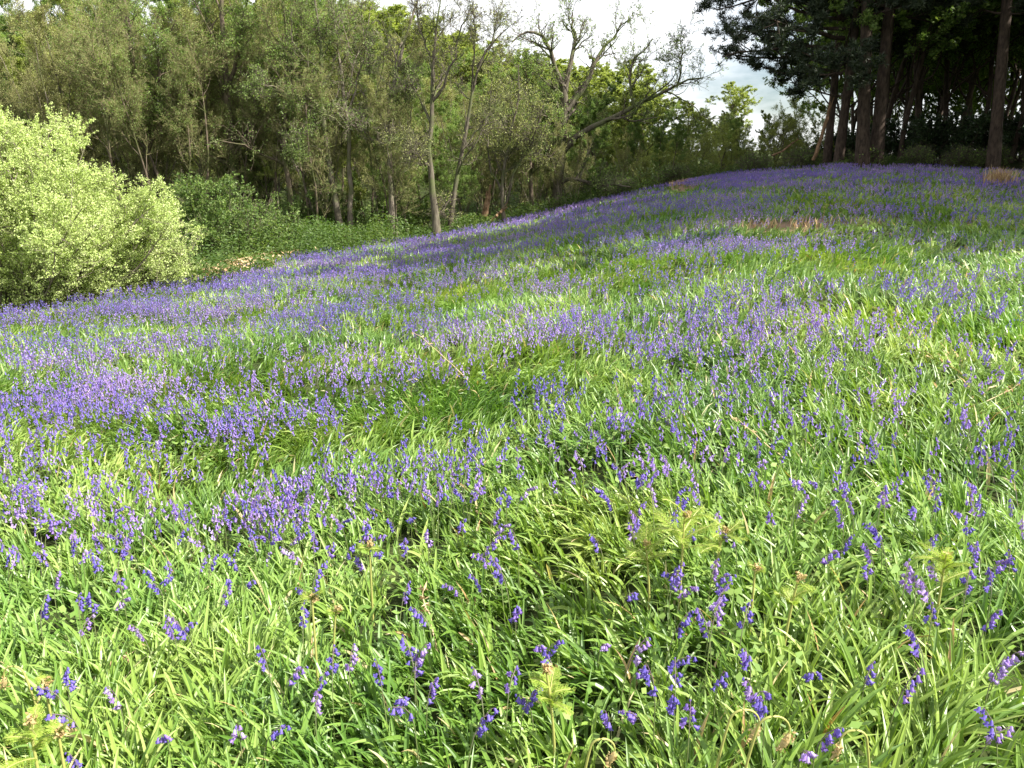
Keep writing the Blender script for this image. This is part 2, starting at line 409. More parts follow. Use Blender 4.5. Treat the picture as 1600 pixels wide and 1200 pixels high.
def build_meadow():
    mb = MB()
    rings = [  # r0, r1, tufts / m2, blades, segments, half width, fold
        (.7, 3.2, 200, 15, 6, .0064, True), (3.2, 6, 155, 13, 4, .0066, True), (6, 12, 95, 12, 3, .0070, False), (12, 22, 50, 10, 3, .010, False), (22, 46, 22, 9, 2, .016, False)]
    for r0, r1, dens, nb, seg, hw, fold in rings:
        x, y, r = scatter(r0, r1, dens)
        px, py = PROJ(np.stack([x, y, height(x, y)], -1))
        keep = rng.random(len(x)) > np.clip(bare_at(px, py), 0, .88)
        # thin hollows between the clumps
        keep &= rng.random(len(x)) < np.clip(.38 + 2.4 * (vn(x * 1.9, y * 1.9, 41) - .15), .38, 1)
        x, y, r = x[keep], y[keep], r[keep]
        T = len(x)
        hgt = .55 + .85 * fbm(x * .9, y * .9, 51)                      # tall and short areas
        la = 2 * PI * fbm(x * .35, y * .35, 61) * 1.6 + 2.0             # which way the sward leans
        tcol = np.clip(.15 + .75 * fbm(x * 1.3, y * 1.3, 71) + rng.normal(0, .1, T) - .08, 0, .9)
        k = rng.poisson(nb, T) + 2
        idx = np.repeat(np.arange(T), k); n = len(idx)
        az = rng.uniform(0, 2 * PI, n)
        lx = np.cos(az) + 1.0 * np.cos(la[idx]); ly = np.sin(az) + 1.0 * np.sin(la[idx])
        az = np.arctan2(ly, lx)
        bx = x[idx] + rng.normal(0, .024, n); by = y[idx] + rng.normal(0, .024, n)
        fine = rng.random(n) < .2
        Ln = rng.uniform(.10, .25, n) * (.88 if r0 < 5 else 1) * hgt[idx] * np.where(fine, .95, 1)
        w = hw * rng.uniform(.6, 1.35, n) * np.where(fine, .42 if r0 < 12 else .7, 1)
        th0 = rng.uniform(.05, .8, n); th1 = th0 + rng.gamma(2.2, .46, n) + .12
        th1 = np.minimum(th1, 2.6)
        a = np.clip(tcol[idx] + rng.normal(0, .11, n), 0, .92)
        a = np.where(rng.random(n) < .022, rng.uniform(.95, 1, n), a)
        blade_mesh(mb, bx, by, height(bx, by) - .005, az, Ln, w, th0, th1, seg, fold, rng.normal(0, .5, n), a)
    o = mb.obj('grass', [M_grass], smooth=False)
    tag(o, 'long arching green bluebell leaves and grass covering the meadow', 'grass', kind='stuff')
build_meadow()

# ------------------------------------------------------------------ bluebells
def bell_mesh_data(g, L=.017, R=.0042, sides=6, opened=True):
    """one hanging bell along -Z: tube that flares, tips rolled back"""
    prof = [(0, .25), (.18, .9), (.6, 1.0), (.85, 1.25), (1.0, 1.9), (.9, 2.3)] if opened else [(0, .3), (.25, .9), (.65, .95), (1.0, .25)]
    an = np.arange(sides * 2) * PI / sides
    v = []
    for i, (z, rr) in enumerate(prof):
        pet = np.ones(sides * 2)
        if opened and i >= 4: pet[1::2] = .55
        zz = np.full(sides * 2, -z * L)
        if opened and i >= 4: zz[1::2] += .0035
        v.append(np.stack([np.cos(an) * R * rr * pet, np.sin(an) * R * rr * pet, zz], -1))
    v = np.concatenate(v); k = sides * 2; n = len(prof)
    j, q = np.meshgrid(np.arange(n - 1) * k, np.arange(k), indexing='ij')
    f = np.stack([j + q, j + (q + 1) % k, j + k + (q + 1) % k, j + k + q], -1).reshape(-1, 4)
    return v, f
g0 = np.random.default_rng(11)
BELLS = []
for i in range(6):
    mb = MB(); v, f = bell_mesh_data(g0, L=.0165 + .001 * (i % 3), opened=True)
    base = [.1, .3, .5, .65, .85, .4][i]
    mb.add(v, f, np.clip(base + v[:, 2] / -.017 * .12, 0, 1)); BELLS.append(mb.mesh('bell', [M_bell], True))
mb = MB(); v, f = bell_mesh_data(g0, L=.012, R=.0032, opened=False); mb.add(v, f, .25); BUD = mb.mesh('bud', [M_bell], True)

def stem_curve(g, H, lean, droop=.9):
    """arched flower stem in its own XZ plane"""
    n = 9; t = np.linspace(0, 1, n)
    th = lean + droop * np.clip((t - .6) / .4, 0, 1) ** 1.5
    ds = H / (n - 1)
    x = np.concatenate([[0], np.cumsum(np.sin((th[1:] + th[:-1]) / 2) * ds)]); z = np.concatenate([[0], np.cumsum(np.cos((th[1:] + th[:-1]) / 2) * ds)])
    return np.stack([x, 0 * x, z], -1)
VAR = []
for i in range(14):
    g = np.random.default_rng(100 + i)
    H = g.uniform(.29, .40)
    C = stem_curve(g, H, g.uniform(.0, .22), g.uniform(.35, 1.5))
    mb = MB(); tubes(mb, C[None], np.linspace(.0024, .0013, 9)[None], 5, 0.0); 
    mb.a[0] = np.repeat(np.linspace(.1, 1, 9), 5).astype(np.float32)
    nbell = int(g.integers(6, 12)); pl = []
    for q in range(nbell):
        t = 1 - q * (.27 / nbell) - g.uniform(0, .01)
        u = t * 8; k0 = min(int(u), 7); p = C[k0] + (C[k0 + 1] - C[k0]) * (u - k0)
        tilt = g.uniform(.15, .9); sidez = g.choice([-1, 1]) * g.uniform(.1, 1.5) if q else 0
        ped = .009 + .006 * g.random()
        q0 = np.array([math.cos(sidez) * math.sin(1.0), math.sin(sidez) * math.sin(1.0), .25]); e = p + q0 * ped
        tubes(mb, np.stack([p, p + q0 * ped * .6 + [0, 0, .001], e])[None], np.full((1, 3), .0008), 3, 1.0)
        pl.append((tuple(e), sidez, tilt * (1 if q > 1 else .5), q < 2 and nbell > 7 and q == 0))
    VAR.append((mb.mesh('stem', [M_stem], True), C, pl))
HEADS = {}
def head_mesh(vi, tint):
    if (vi, tint) in HEADS: return HEADS[(vi, tint)]
    mb = MB(); g = np.random.default_rng(vi * 10 + tint)
    for (e, az, tilt, bud) in VAR[vi][2]:
        v, f = bell_mesh_data(g, sides=3, opened=not bud, R=.0046)
        M = np.array((Matrix.Rotation(az, 3, 'Z') @ Matrix.Rotation(-tilt, 3, 'Y')))
        mb.add(v @ M.T + np.array(e), f, np.clip([.12, .4, .72][tint] + g.normal(0, .12), 0, .97))
    HEADS[(vi, tint)] = mb.mesh('flower_head', [M_bell], True)
    return HEADS[(vi, tint)]

PICK = [(40,878),(89,859),(144,881),(178,859),(200,859),(223,884),(264,862),(256,919),(269,892),(322,886),(303,897),(356,919),(373,909),(387,897),(84,931),(119,944),(175,953),(195,940),(147,973),(64,987),(117,1008),(247,1009),(262,977),(277,997),(322,1000),(116,1084),(109,1100),(134,1112),(375,1145),(394,1151),(431,1059),(469,994),(475,955),(481,1087),(490,1106),(5,886),(12,855),
 (733,917),(805,933),(970,925),(848,991),(841,1020),(934,984),(1025,1003),(1028,1028),(1100,988),(1103,1016),(1119,1009),(1119,1059),(786,1100),(805,1112),(836,1097),(714,1184),(1022,1112),(1056,1100),(1078,1131),(653,1062),(662,1084),(980,1041),(875,1053),(655,1125),(764,1128),(959,1119),
 (352,828),(410,850),(476,838),(502,845),(506,868),(492,902),(572,840),(614,945),(622,1045),(647,1062),(545,1065),(517,1082),(427,1060),(609,1077),
 (1319,831),(1345,815),(1369,814),(1446,844),(1386,855),(1405,874),(1379,892),(1508,900),(1523,915),(1549,934),(1484,958),(1504,954),(1407,941),(1433,930),(1456,969),(1158,866),(1096,904),(1036,907),(1052,936),(1178,1046),(1167,1088),(1187,1091),(1199,1123),(1377,1121),(1249,1159),(1270,1166),(1474,1050),(1540,1057),(1540,1091),(1519,1155),(1579,1162),(1024,1110),(1056,1095),(1350,1057),(1234,1046),(1154,1009),(1532,975),(1596,866),(1579,889),(1210,802),(1184,767),(1101,763),(1296,774),(1326,772),(1240,776),(1386,791),(1540,787),(1517,823),(1262,870),
 (385,792),(395,805),(392,822),(380,785),(420,790),(430,778),(440,785),(448,795),(436,800),(428,808),(452,782),(460,790),(441,770),(418,812),(445,812),(46,775),(50,790),(44,800),(54,770),(8,780),(12,795),(20,748),(134,775),(150,752),(168,768),(180,765),(108,790),(95,812),(82,790),(58,836),(200,840),(205,820),(195,800),(243,815),(268,815),(285,825),(292,818),(245,755),(160,835),(716,770),(722,780),(735,778),(700,783),(790,800),(800,797),(604,770),(560,775),(595,745)]
LAND = [(487, 930, 'the tall brown-tipped fern'), (575, 850, 'the slim orange-tipped fern'), (1075, 815, 'the large feathery fern'), (1475, 865, 'the small feathery fern'), (870, 1050, 'the pale spread fern'),
        (1125, 1155, 'the drooping tan crozier'), (1165, 1140, 'the hooked crozier'), (1365, 1165, 'the low arching crozier'), (45, 1140, 'the yellow corner fern'), (50, 1060, 'the thin hooked crozier'), (1215, 905, 'the curled pale fern'), (45, 785, 'the plump lone bluebell'), (430, 795, 'the densest purple clump'), (745, 600, 'the long straw stalk'), (1500, 640, 'the pale lying stalk'), (1260, 735, 'the straw stalk leaning left'), (850, 660, 'the pinkish drift'), (1280, 850, 'the close pair of round heads')]
ORD = ['nearest', 'second', 'third', 'fourth', 'fifth', 'sixth', 'seventh', 'eighth', 'ninth', 'tenth', 'eleventh', 'twelfth']

def build_bluebells():
    pts = []
    for (px, py) in PICK:
        x, y = hit(px, py, .20); pts.append((x, y, 1))
    # scatter the rest by the drift map
    xs, ys, rs = [], [], []
    for r0, r1 in ((.9, 5), (5, 12), (12, 24), (24, 44)):
        mxd = 300 if r0 < 24 else 240
        x, y, r = scatter(r0, r1, mxd, 43)
        px, py = PROJ(np.stack([x, y, height(x, y) + .2], -1))
        d = flower_density(x, y, px, py)
        if r0 >= 24: d = d * .8
        k = rng.random(len(x)) < d / mxd
        k &= ~((r < 3.35) & (py > 838) & (rng.random(len(x)) < .45))
        xs.append(x[k]); ys.append(y[k]); rs.append(r[k])
    x = np.concatenate(xs); y = np.concatenate(ys); r = np.concatenate(rs)
    inview = np.abs(np.arctan2(x, y)) < D2(34)
    order = np.argsort(np.where(inview, r, 1e3 + r))
    nind = 300 - len(pts)
    sel = order[:nind]
    for i in sel: pts.append((x[i], y[i], 0))
    rest = np.ones(len(x), bool); rest[sel] = False
    x, y, r = x[rest], y[rest], r[rest]
    print('bluebells', len(pts), 'drift', len(x), (r < 5).sum(), (r < 12).sum())
    # individuals
    g = np.random.default_rng(5)
    pts.sort(key=lambda p: p[0] ** 2 + p[1] ** 2)
    cnt = {}
    shade_names = ['blue-violet', 'violet', 'purple']
    heads = []
    for (px_, py_, hand) in pts:
        q = PROJ(np.array([[px_, py_, float(height(px_, py_)) + .2]])); heads.append((float(q[0][0]), float(q[1][0])))
    near = [min(range(len(LAND)), key=lambda k: math.hypot(LAND[k][0] - hx, LAND[k][1] - hy)) for hx, hy in heads]
    dist = [math.hypot(LAND[k][0] - hx, LAND[k][1] - hy) for (hx, hy), k in zip(heads, near)]
    side = []
    for (hx, hy), k in zip(heads, near):
        dx, dy = hx - LAND[k][0], hy - LAND[k][1]
        side.append(('left of' if dx < 0 else 'right of') if abs(dx) > abs(dy) else ('behind' if dy < 0 else 'in front of'))
    rank = {}
    for i in sorted(range(len(pts)), key=lambda i: dist[i]):
        k = (near[i], side[i]); rank[i] = cnt.get(k, 0); cnt[k] = rank[i] + 1
    for i, (bx, by, hand) in enumerate(pts):
        vi = int(g.integers(0, len(VAR))); tint = int(g.choice([0, 1, 2], p=[.4, .38, .22]))
        if 600 < heads[i][0] < 1150 and heads[i][1] < 760: tint = 2
        rz = g.uniform(0, 2 * PI); sc = g.uniform(.70, .88)
        lean = 'leaning left' if math.cos(rz) < -.45 else ('leaning right' if math.cos(rz) > .45 else 'standing upright')
        if rank[i] < 12:
            lab = f'{shade_names[tint]} bluebell, {ORD[rank[i]]} nearest flower {side[i]} {LAND[near[i]][2]}' if rank[i] else f'{shade_names[tint]} bluebell, nearest flower {side[i]} {LAND[near[i]][2]}'
            grp = 'bluebells flowering near the viewer'
        else:
            lab = f'{shade_names[tint]} bluebell {lean} scattered well {side[i]} {LAND[near[i]][2]}'
            grp = 'scattered bluebells ' + side[i] + ' ' + LAND[near[i]][2]
        bz = float(height(bx, by))
        e = empty('bluebell', (bx, by, bz - .005), lab, 'flower', grp, rz)
        e.scale = (sc,) * 3
        st = bpy.data.objects.new('stem', VAR[vi][0]); COL.objects.link(st); st.parent = e
        if i < 150:
            for (p, az, tilt, bud) in VAR[vi][2]:
                b = bpy.data.objects.new('bud' if bud else 'bell', BUD if bud else BELLS[[0, 1, 1, 2, 3, 4][(tint * 2 + int(g.integers(0, 2))) % 6]])
                COL.objects.link(b); b.parent = e; b.location = p
                b.rotation_euler = (0, -tilt, az); s = g.uniform(.95, 1.25); b.scale = (s, s, s)
        else:
            b = bpy.data.objects.new('flower_head', head_mesh(vi, tint)); COL.objects.link(b); b.parent = e
    # the drift: everything further off, one mass
    mb = MB(); ms = MB()
    for r0, r1, nb, ln, wd, mode in ((0, 8, 8, .0085, .0050, 'tube'), (8, 16, 8, .0115, .0062, 'quad'), (16, 27, 7, .016, .009, 'quad'), (27, 60, 6, .023, .012, 'quad')):
        k = (r >= r0) & (r < r1); X, Y = x[k], y[k]; n = len(X)
        if not n: continue
        Z = height(X, Y); H = g.uniform(.18, .29, n); az = g.uniform(0, 2 * PI, n); le = g.uniform(0, .3, n)
        tone = np.clip(.05 + .85 * fbm(X * .5, Y * .5, 81) + g.normal(0, .14, n), 0, .97)
        d = np.stack([np.sin(le) * np.cos(az), np.sin(le) * np.sin(az), np.cos(le)], -1)
        hd = np.stack([np.cos(az), np.sin(az), 0 * az], -1)
        B = np.stack([X, Y, Z], -1); top = B + d * H[:, None]
        P = np.stack([B, B + d * H[:, None] * .6, top], 1); P[:, 2] += hd * .015
        tubes(ms, P, np.full((n, 3), .0016 + r0 * .00006), 3, g.uniform(.2, 1, n))
        C = []; A = []; U = []
        for q in range(nb):
            s = q / nb
            c = top - d * (.085 * s)[:, None] if np.ndim(s) else top - d * (.085 * s)
            c = c + hd * (.018 - .012 * s) + g.normal(0, .009, (n, 3)) - np.array([0, 0, .008])
            C.append(c); A.append(np.clip(tone + g.normal(0, .1, n), 0, 1))
            u = hd * g.uniform(-.1, .8, (n, 1)) + g.normal(0, .3, (n, 3)) + np.array([0, 0, -1]); U.append(unit(u))
        C = np.concatenate(C); A = np.concatenate(A); U = np.concatenate(U)
        if mode == 'tube':
            PP = np.stack([C - U * ln * .9, C + U * ln * .3, C + U * ln], 1)
            R = np.tile(np.array([[.6, .8, 1.5]]) * wd * .75, (len(C), 1))
            tubes(mb, PP, R, 5, A)
        else:
            V = unit(np.cross(U, rdir(len(C), g)))
            quads(mb, C, -U * ln * g.uniform(.7, 1.2, (len(C), 1)), V * wd, A)
    for q in range(len(ms.v)): mb.add(ms.v[q], ms.f[q] - 0 if False else ms.f[q] - (ms.f[q].min()), ms.a[q], 1)
    o = mb.obj('bluebell_drift', [M_bell, M_stem])
    tag(o, 'dense drift of violet bluebells spreading over the whole slope', 'flowers', kind='stuff')
build_bluebells()

# ------------------------------------------------------------------ ferns and croziers
def arc_line(p0, d0, L, n, turn, axis):
    """polyline that keeps turning about axis; turn(t) = angle rate"""
    P = [np.array(p0, float)]; d = Vector(d0).normalized()
    for k in range(n):
        t = (k + .5) / n
        d = Matrix.Rotation(turn(t) / n, 3, axis) @ d
        P.append(P[-1] + np.array(d) * L / n)
    return np.array(P), d
def fern(px, py, base_py, kind, label, size=1.0, seed=0, lean=0.0):
    g = np.random.default_rng(900 + seed)
    H = .33 * size
    x, y = hit(px, py, H)
    z = float(height(x, y))
    e = empty('fern', (x, y, z - .01), label, 'fern', 'unfurling ferns in the grass', 0)
    n = 14
    ax = Vector((0, 1, 0))
    if kind == 'hook':
        P, d = arc_line((0, 0, 0), (0, 0, 1), H * 1.0, n, lambda t: .2 * lean, ax)
        Q, d = arc_line(P[-1], d, .11 * size, 12, lambda t: 3.0 * np.sign(lean or 1), ax)
        S = np.concatenate([P, Q[1:]])
        R = np.concatenate([np.linspace(.0034, .0028, n + 1), np.linspace(.0028, .0022, 12)])
        mb = MB(); tubes(mb, S[None], R[None], 6, .5); mb.obj('stalk', [M_fstem], e, True)
        Q2, d = arc_line(Q[-1], d, .055 * size, 8, lambda t: .8, ax)
        mb = MB(); tubes(mb, Q2[None], np.array([[.003, .006, .0075, .008, .008, .007, .005, .004, .002]]) * size, 7, .7)
        c = Q2[g.integers(1, 8, 60)] + g.normal(0, .006, (60, 3)); leaves(mb, c, .0045, .0022, 0, g)
        mb.obj('crozier', [M_crozier], e, False)
    else:
        P, d = arc_line((0, 0, 0), (0, 0, 1), H, n, lambda t: .15 * lean, ax)
        mb = MB(); tubes(mb, P[None], np.linspace(.0048, .003, n + 1)[None], 6, .5); mb.obj('stalk', [M_fstem], e, True)
        # curled head
        Q, _ = arc_line(P[-1], d, .035, 14, lambda t: 7.0, ax)
        mb = MB(); tubes(mb, Q[None], np.linspace(.004, .0025, 15)[None], 5, .7)
        c = Q[g.integers(0, 15, 70)] + g.normal(0, .005, (70, 3)); leaves(mb, c, .006, .0035, 0, g)
        mb.obj('crozier', [M_crozier], e, False)
        nf = {'feather': 9, 'spread': 6, 'tip': 2}[kind]
        for q in range(nf):
            a = 2 * PI * q / nf + g.uniform(-.3, .3); t0 = P[-1 - int(g.integers(0, 5 if kind != 'tip' else 2))]
            hv = Vector((math.cos(a), math.sin(a), g.uniform(.3, 1.8)))
            side = Vector((-math.sin(a), math.cos(a), 0))
            Lf = {'feather': .11, 'spread': .07, 'tip': .035}[kind] * size * g.uniform(.7, 1.15)
            B, dd = arc_line(t0, hv, Lf, 16, lambda t: (1.0 + 4.5 * max(0, t - .65) * 2) * .6, side)
            mb = MB(); tubes(mb, B[None], np.linspace(.0018, .0008, 17)[None], 4, .4, 1)
            T = unit(np.gradient(B, axis=0)); sv = np.array(side)
            for s in (-1, 1):
                for k in range(1, 16):
                    ll = .021 * size * math.sin(PI * min(1, (k / 16) * .82 + .16)) ** .8
                    dirp = unit(sv * s + T[k] * .5 + g.normal(0, .12, 3)); m = 6
                    up = np.cross(dirp, T[k])
                    tt = np.linspace(.1, 1, m)[:, None]
                    C = B[k] + dirp * ll * tt + up * (.014 * (tt ** 2) * g.uniform(-.6, 1.2))
                    for ss in (-1, 1):
                        U = unit(T[k] * ss + dirp * .6)[None] * (.0040 * size * (1.1 - tt * .7)); V = np.repeat(dirp[None], m, 0) * .0019 * size
                        quads(mb, C + U, U, V, g.uniform(.1, .85, m), 0)
            mb.obj('frond', [M_fern, M_fstem], e, False)
fern(487, 930, 1185, 'tip', 'tall green fern stalk topped by a tight brown curl, alone in the grass', 1.15, 1)
fern(577, 850, 1000, 'tip', 'slim fern stalk with an orange curled tip right of the dense flower clump', 1.0, 2)
fern(515, 948, 1000, 'tip', 'small yellow fern frond just right of the tall stalk', .8, 3, 1)
fern(1070, 800, 960, 'feather', 'large feathery yellow-green fern with many fronds', 1.25, 4)
fern(1120, 822, 950, 'feather', 'soft yellow fern right beside the largest feathery fern', .9, 5, 1)
fern(1020, 850, 960, 'feather', 'pale yellow-green fern left of the largest feathery fern', .9, 6, -1)
fern(1478, 868, 1000, 'feather', 'small feathery yellow fern among the flowers at the right', .95, 7)
fern(870, 1047, 1180, 'spread', 'pale fern stalk with spreading finger-like fronds and a tan knob', 1.0, 8, -1)
fern(1118, 1125, 1200, 'hook', 'drooping tan crozier head like a bent pod near the bottom edge', .9, 9, 1)
fern(1160, 1135, 1200, 'hook', 'hooked green crozier with long tan tip beside the drooping one', .95, 10, 1)
fern(1375, 1150, 1200, 'hook', 'low arching crozier bending left near the bottom edge', .8, 11, -1)
fern(45, 1125, 1200, 'spread', 'yellow fern in the bottom corner with stubby curled fronds', 1.1, 12)
fern(90, 1140, 1200, 'tip', 'short yellow fern tip just right of the corner fern', .95, 13)
fern(52, 1045, 1110, 'hook', 'thin hooked crozier above the corner fern', .8, 14, -1)
fern(70, 1065, 1120, 'tip', 'small round yellow fern tuft beside the thin hooked crozier', .7, 18)
fern(1235, 898, 1000, 'spread', 'curled pale fern head rising over glossy leaves', .95, 15, 1)
fern(1180, 888, 960, 'tip', 'thin stalk with a flat green tip left of the curled pale fern', .9, 16)
fern(905, 1165, 1200, 'hook', 'stubby cream crozier knob at the very bottom edge', .75, 17, 1)

def stalk(px, py, label, L, az, tilt, seed):
    g = np.random.default_rng(seed); x, y = hit(px, py, .05); z = float(height(x, y))
    t = np.linspace(0, 1, 9)[:, None]
    d = np.array([math.cos(az) * math.sin(tilt), math.sin(az) * math.sin(tilt), math.cos(tilt)])
    P = np.array([x, y, z]) + d * L * t + np.array([0, 0, -1]) * .1 * L * t ** 2 + g.normal(0, .006, (9, 3)) * t
    mb = MB(); tubes(mb, P[None], np.linspace(.004, .0016, 9)[None], 5, .5)
    c = P[-3:].repeat(5, 0) + g.normal(0, .008, (15, 3)); leaves(mb, c, .016, .004, 0, g)
    o = mb.obj('dead_stalk', [M_dead]); tag(o, label, 'dead stalk')
stalk(745, 600, 'long straw-coloured dead stalk leaning among the middle flowers', .75, 2.6, .9, 1)
stalk(1500, 640, 'pale dead stalk lying across the grass at the right', .5, .4, 1.2, 2)
stalk(1260, 735, 'straw dead stalk leaning left near the right flowers', .45, 2.3, 1.0, 3)
stalk(690, 1030, 'short brown dead stem in the dark hollow of the grass', .3, 2.0, .7, 4)
stalk(80, 1100, 'rust brown dead stem by the corner fern', .3, .8, 1.1, 5)

# small broad herb leaves low between the blades
def herbs():
    mb = MB(); x, y, r = scatter(1.0, 6, 60)
    k = vn(x * 1.6, y * 1.6, 91) > .62; x, y = x[k], y[k]; n = len(x)
    idx = np.repeat(np.arange(n), 9)
    C = np.stack([x[idx] + rng.normal(0, .04, len(idx)), y[idx] + rng.normal(0, .04, len(idx)), 0 * idx], -1)
    C[:, 2] = height(C[:, 0], C[:, 1]) + rng.uniform(.03, .16, len(idx))
    leaves(mb, C, .017, .0105, 0, rng, flat=1.2)
    tag(mb.obj('ground_herbs', [M_herb]), 'low round-leaved herbs tucked between the long grass leaves', 'herbs', kind='stuff')
herbs()

# ------------------------------------------------------------------ trees
def children(P, R, k, t0, t1, ang, lr, nseg, wander, trop, g, rr=.6, lmin=.3, taper=.25, tpow=1.0, sag=0.0):
    """branches from polylines P (N,n,3): k each"""
    Nn, n, _ = P.shape
    seg = np.linalg.norm(P[:, 1:] - P[:, :-1], axis=2).sum(1)
    idx = np.repeat(np.arange(Nn), k if np.isscalar(k) else k); m = len(idx)
    t = t0 + (t1 - t0) * g.random(m) ** tpow
    u = t * (n - 1); i0 = np.minimum(u.astype(int), n - 2); fr = (u - i0)[:, None]
    p = P[idx, i0] * (1 - fr) + P[idx, i0 + 1] * fr
    T = unit(P[idx, i0 + 1] - P[idx, i0]); rad = R[idx, i0] * (1 - fr[:, 0]) + R[idx, i0 + 1] * fr[:, 0]
    perp = unit(np.cross(T, rdir(m, g)))
    a = g.uniform(ang[0], ang[1], m)[:, None]
    d = T * np.cos(a) + perp * np.sin(a)
    L = seg[idx] * lr * g.uniform(.55, 1.15, m) * (1.15 - .65 * t); L = np.maximum(L, lmin)
    r0 = np.minimum(rad * rr, L * .05)
    return grow(p, d, L, r0, nseg, wander, trop, g, taper, sag)
def grow(p, d, L, r0, nseg, wander, trop, g, taper=.25, sag=0.0):
    m = len(p); out = [p]; d = unit(d)
    for k in range(nseg):
        d = unit(d + g.normal(0, wander, (m, 3)) + np.array([0, 0, trop - sag * k / nseg]))
        out.append(out[-1] + d * (L / nseg)[:, None])
    P = np.stack(out, 1); R = r0[:, None] * np.linspace(1, taper, nseg + 1)[None]
    return P, R
def sample_on(P, n, g, t0=.2, t1=1.0):
    i = g.integers(0, len(P), n); t = g.uniform(t0, t1, n) * (P.shape[1] - 1); k = np.minimum(t.astype(int), P.shape[1] - 2); f = (t - k)[:, None]
    return P[i, k] * (1 - f) + P[i, k + 1] * f

def wood_tree(name, label, cat, seed, H=12, r=.2, bark=None, leaf=None, nl=9000, spread=1.0, stems=1, lsize=.045, bare=.25, twig=1.0, trop=.12, spl=None, gap=.0, k1=13, group=None, curl=.16, loc=(0, 0, 0)):
    """a broadleaf tree: trunk with main boughs, crown of twigs and leaves"""
    g = np.random.default_rng(seed)
    if spl is None:
        b = np.zeros((stems, 3)); b[:, :2] = g.normal(0, .12 * (stems > 1), (stems, 2))
        dd = np.tile([0., 0, 1], (stems, 1)); dd[:, :2] += g.normal(0, .10 + .16 * (stems > 1), (stems, 2))
        P0, R0 = grow(b, dd, np.full(stems, H) * g.uniform(.85, 1, stems), np.full(stems, r), 11, .055, .05, g, .16)
    else:
        P0, R0 = spl
    e = empty(name, loc, label, cat, group)
    mb = MB(); RR = R0.copy(); RR[:, 0] *= 1.35
    tubes(mb, P0, RR, 9)
    P1, R1 = children(P0, R0, k1, bare, .97, (.5, 1.15), .42 * spread, 8, .17, trop, g, .55, .6, .2)
    tubes(mb, P1, R1, 6)
    mb.obj('trunk', [bark], e, True)
    mc = MB()
    P2, R2 = children(P1, R1, 7, .15, 1, (.4, 1.1), .55, 5, curl, trop * .8, g, .6, .4, .25); tubes(mc, P2, np.maximum(R2, .006), 4)
    P3_, R3 = children(P2, R2, max(2, int(5 * twig)), .1, 1, (.4, 1.1), .6, 4, curl, .10, g, .6, .22, .4); tubes(mc, P3_, np.maximum(R3, .005), 3)
    P4, R4 = children(P3_, R3, max(1, int(3 * twig)), .1, 1, (.3, 1.0), .6, 3, curl, .08, g, .7, .14, .5); tubes(mc, P4, np.maximum(R4, .0042), 3)
    if nl:
        C = np.concatenate([sample_on(P4, int(nl * .6), g), sample_on(P3_, int(nl * .4), g)])
        if gap:
            k = np.sin(C[:, 0] * 1.7 + seed) * np.sin(C[:, 1] * 1.9 + 1) * np.sin(C[:, 2] * 1.5 + seed) < .45 - gap; C = C[k]
        C = C + g.normal(0, .05, C.shape)
        leaves(mc, C, lsize, lsize * .55, 1, g, flat=.3)
    mc.obj('crown', [bark if bark is M_pbark else M_twig, leaf], e, False)
    return e

def line(pts, Y, n=11, wob=.0, g=rng):
    """photograph-traced polyline at depth Y (or list of depths), resampled to n points"""
    Ys = np.interp(np.linspace(0, 1, len(pts)), np.linspace(0, 1, len(np.atleast_1d(Y))), np.atleast_1d(Y))
    P = np.array([P3(a, b, c) for (a, b), c in zip(pts, Ys)])
    s = np.linspace(0, 1, len(P)); t = np.linspace(0, 1, n)
    Q = np.stack([np.interp(t, s, P[:, k]) for k in range(3)], -1)
    Q[1:-1] = (Q[:-2] + 2 * Q[1:-1] + Q[2:]) / 4
    return Q

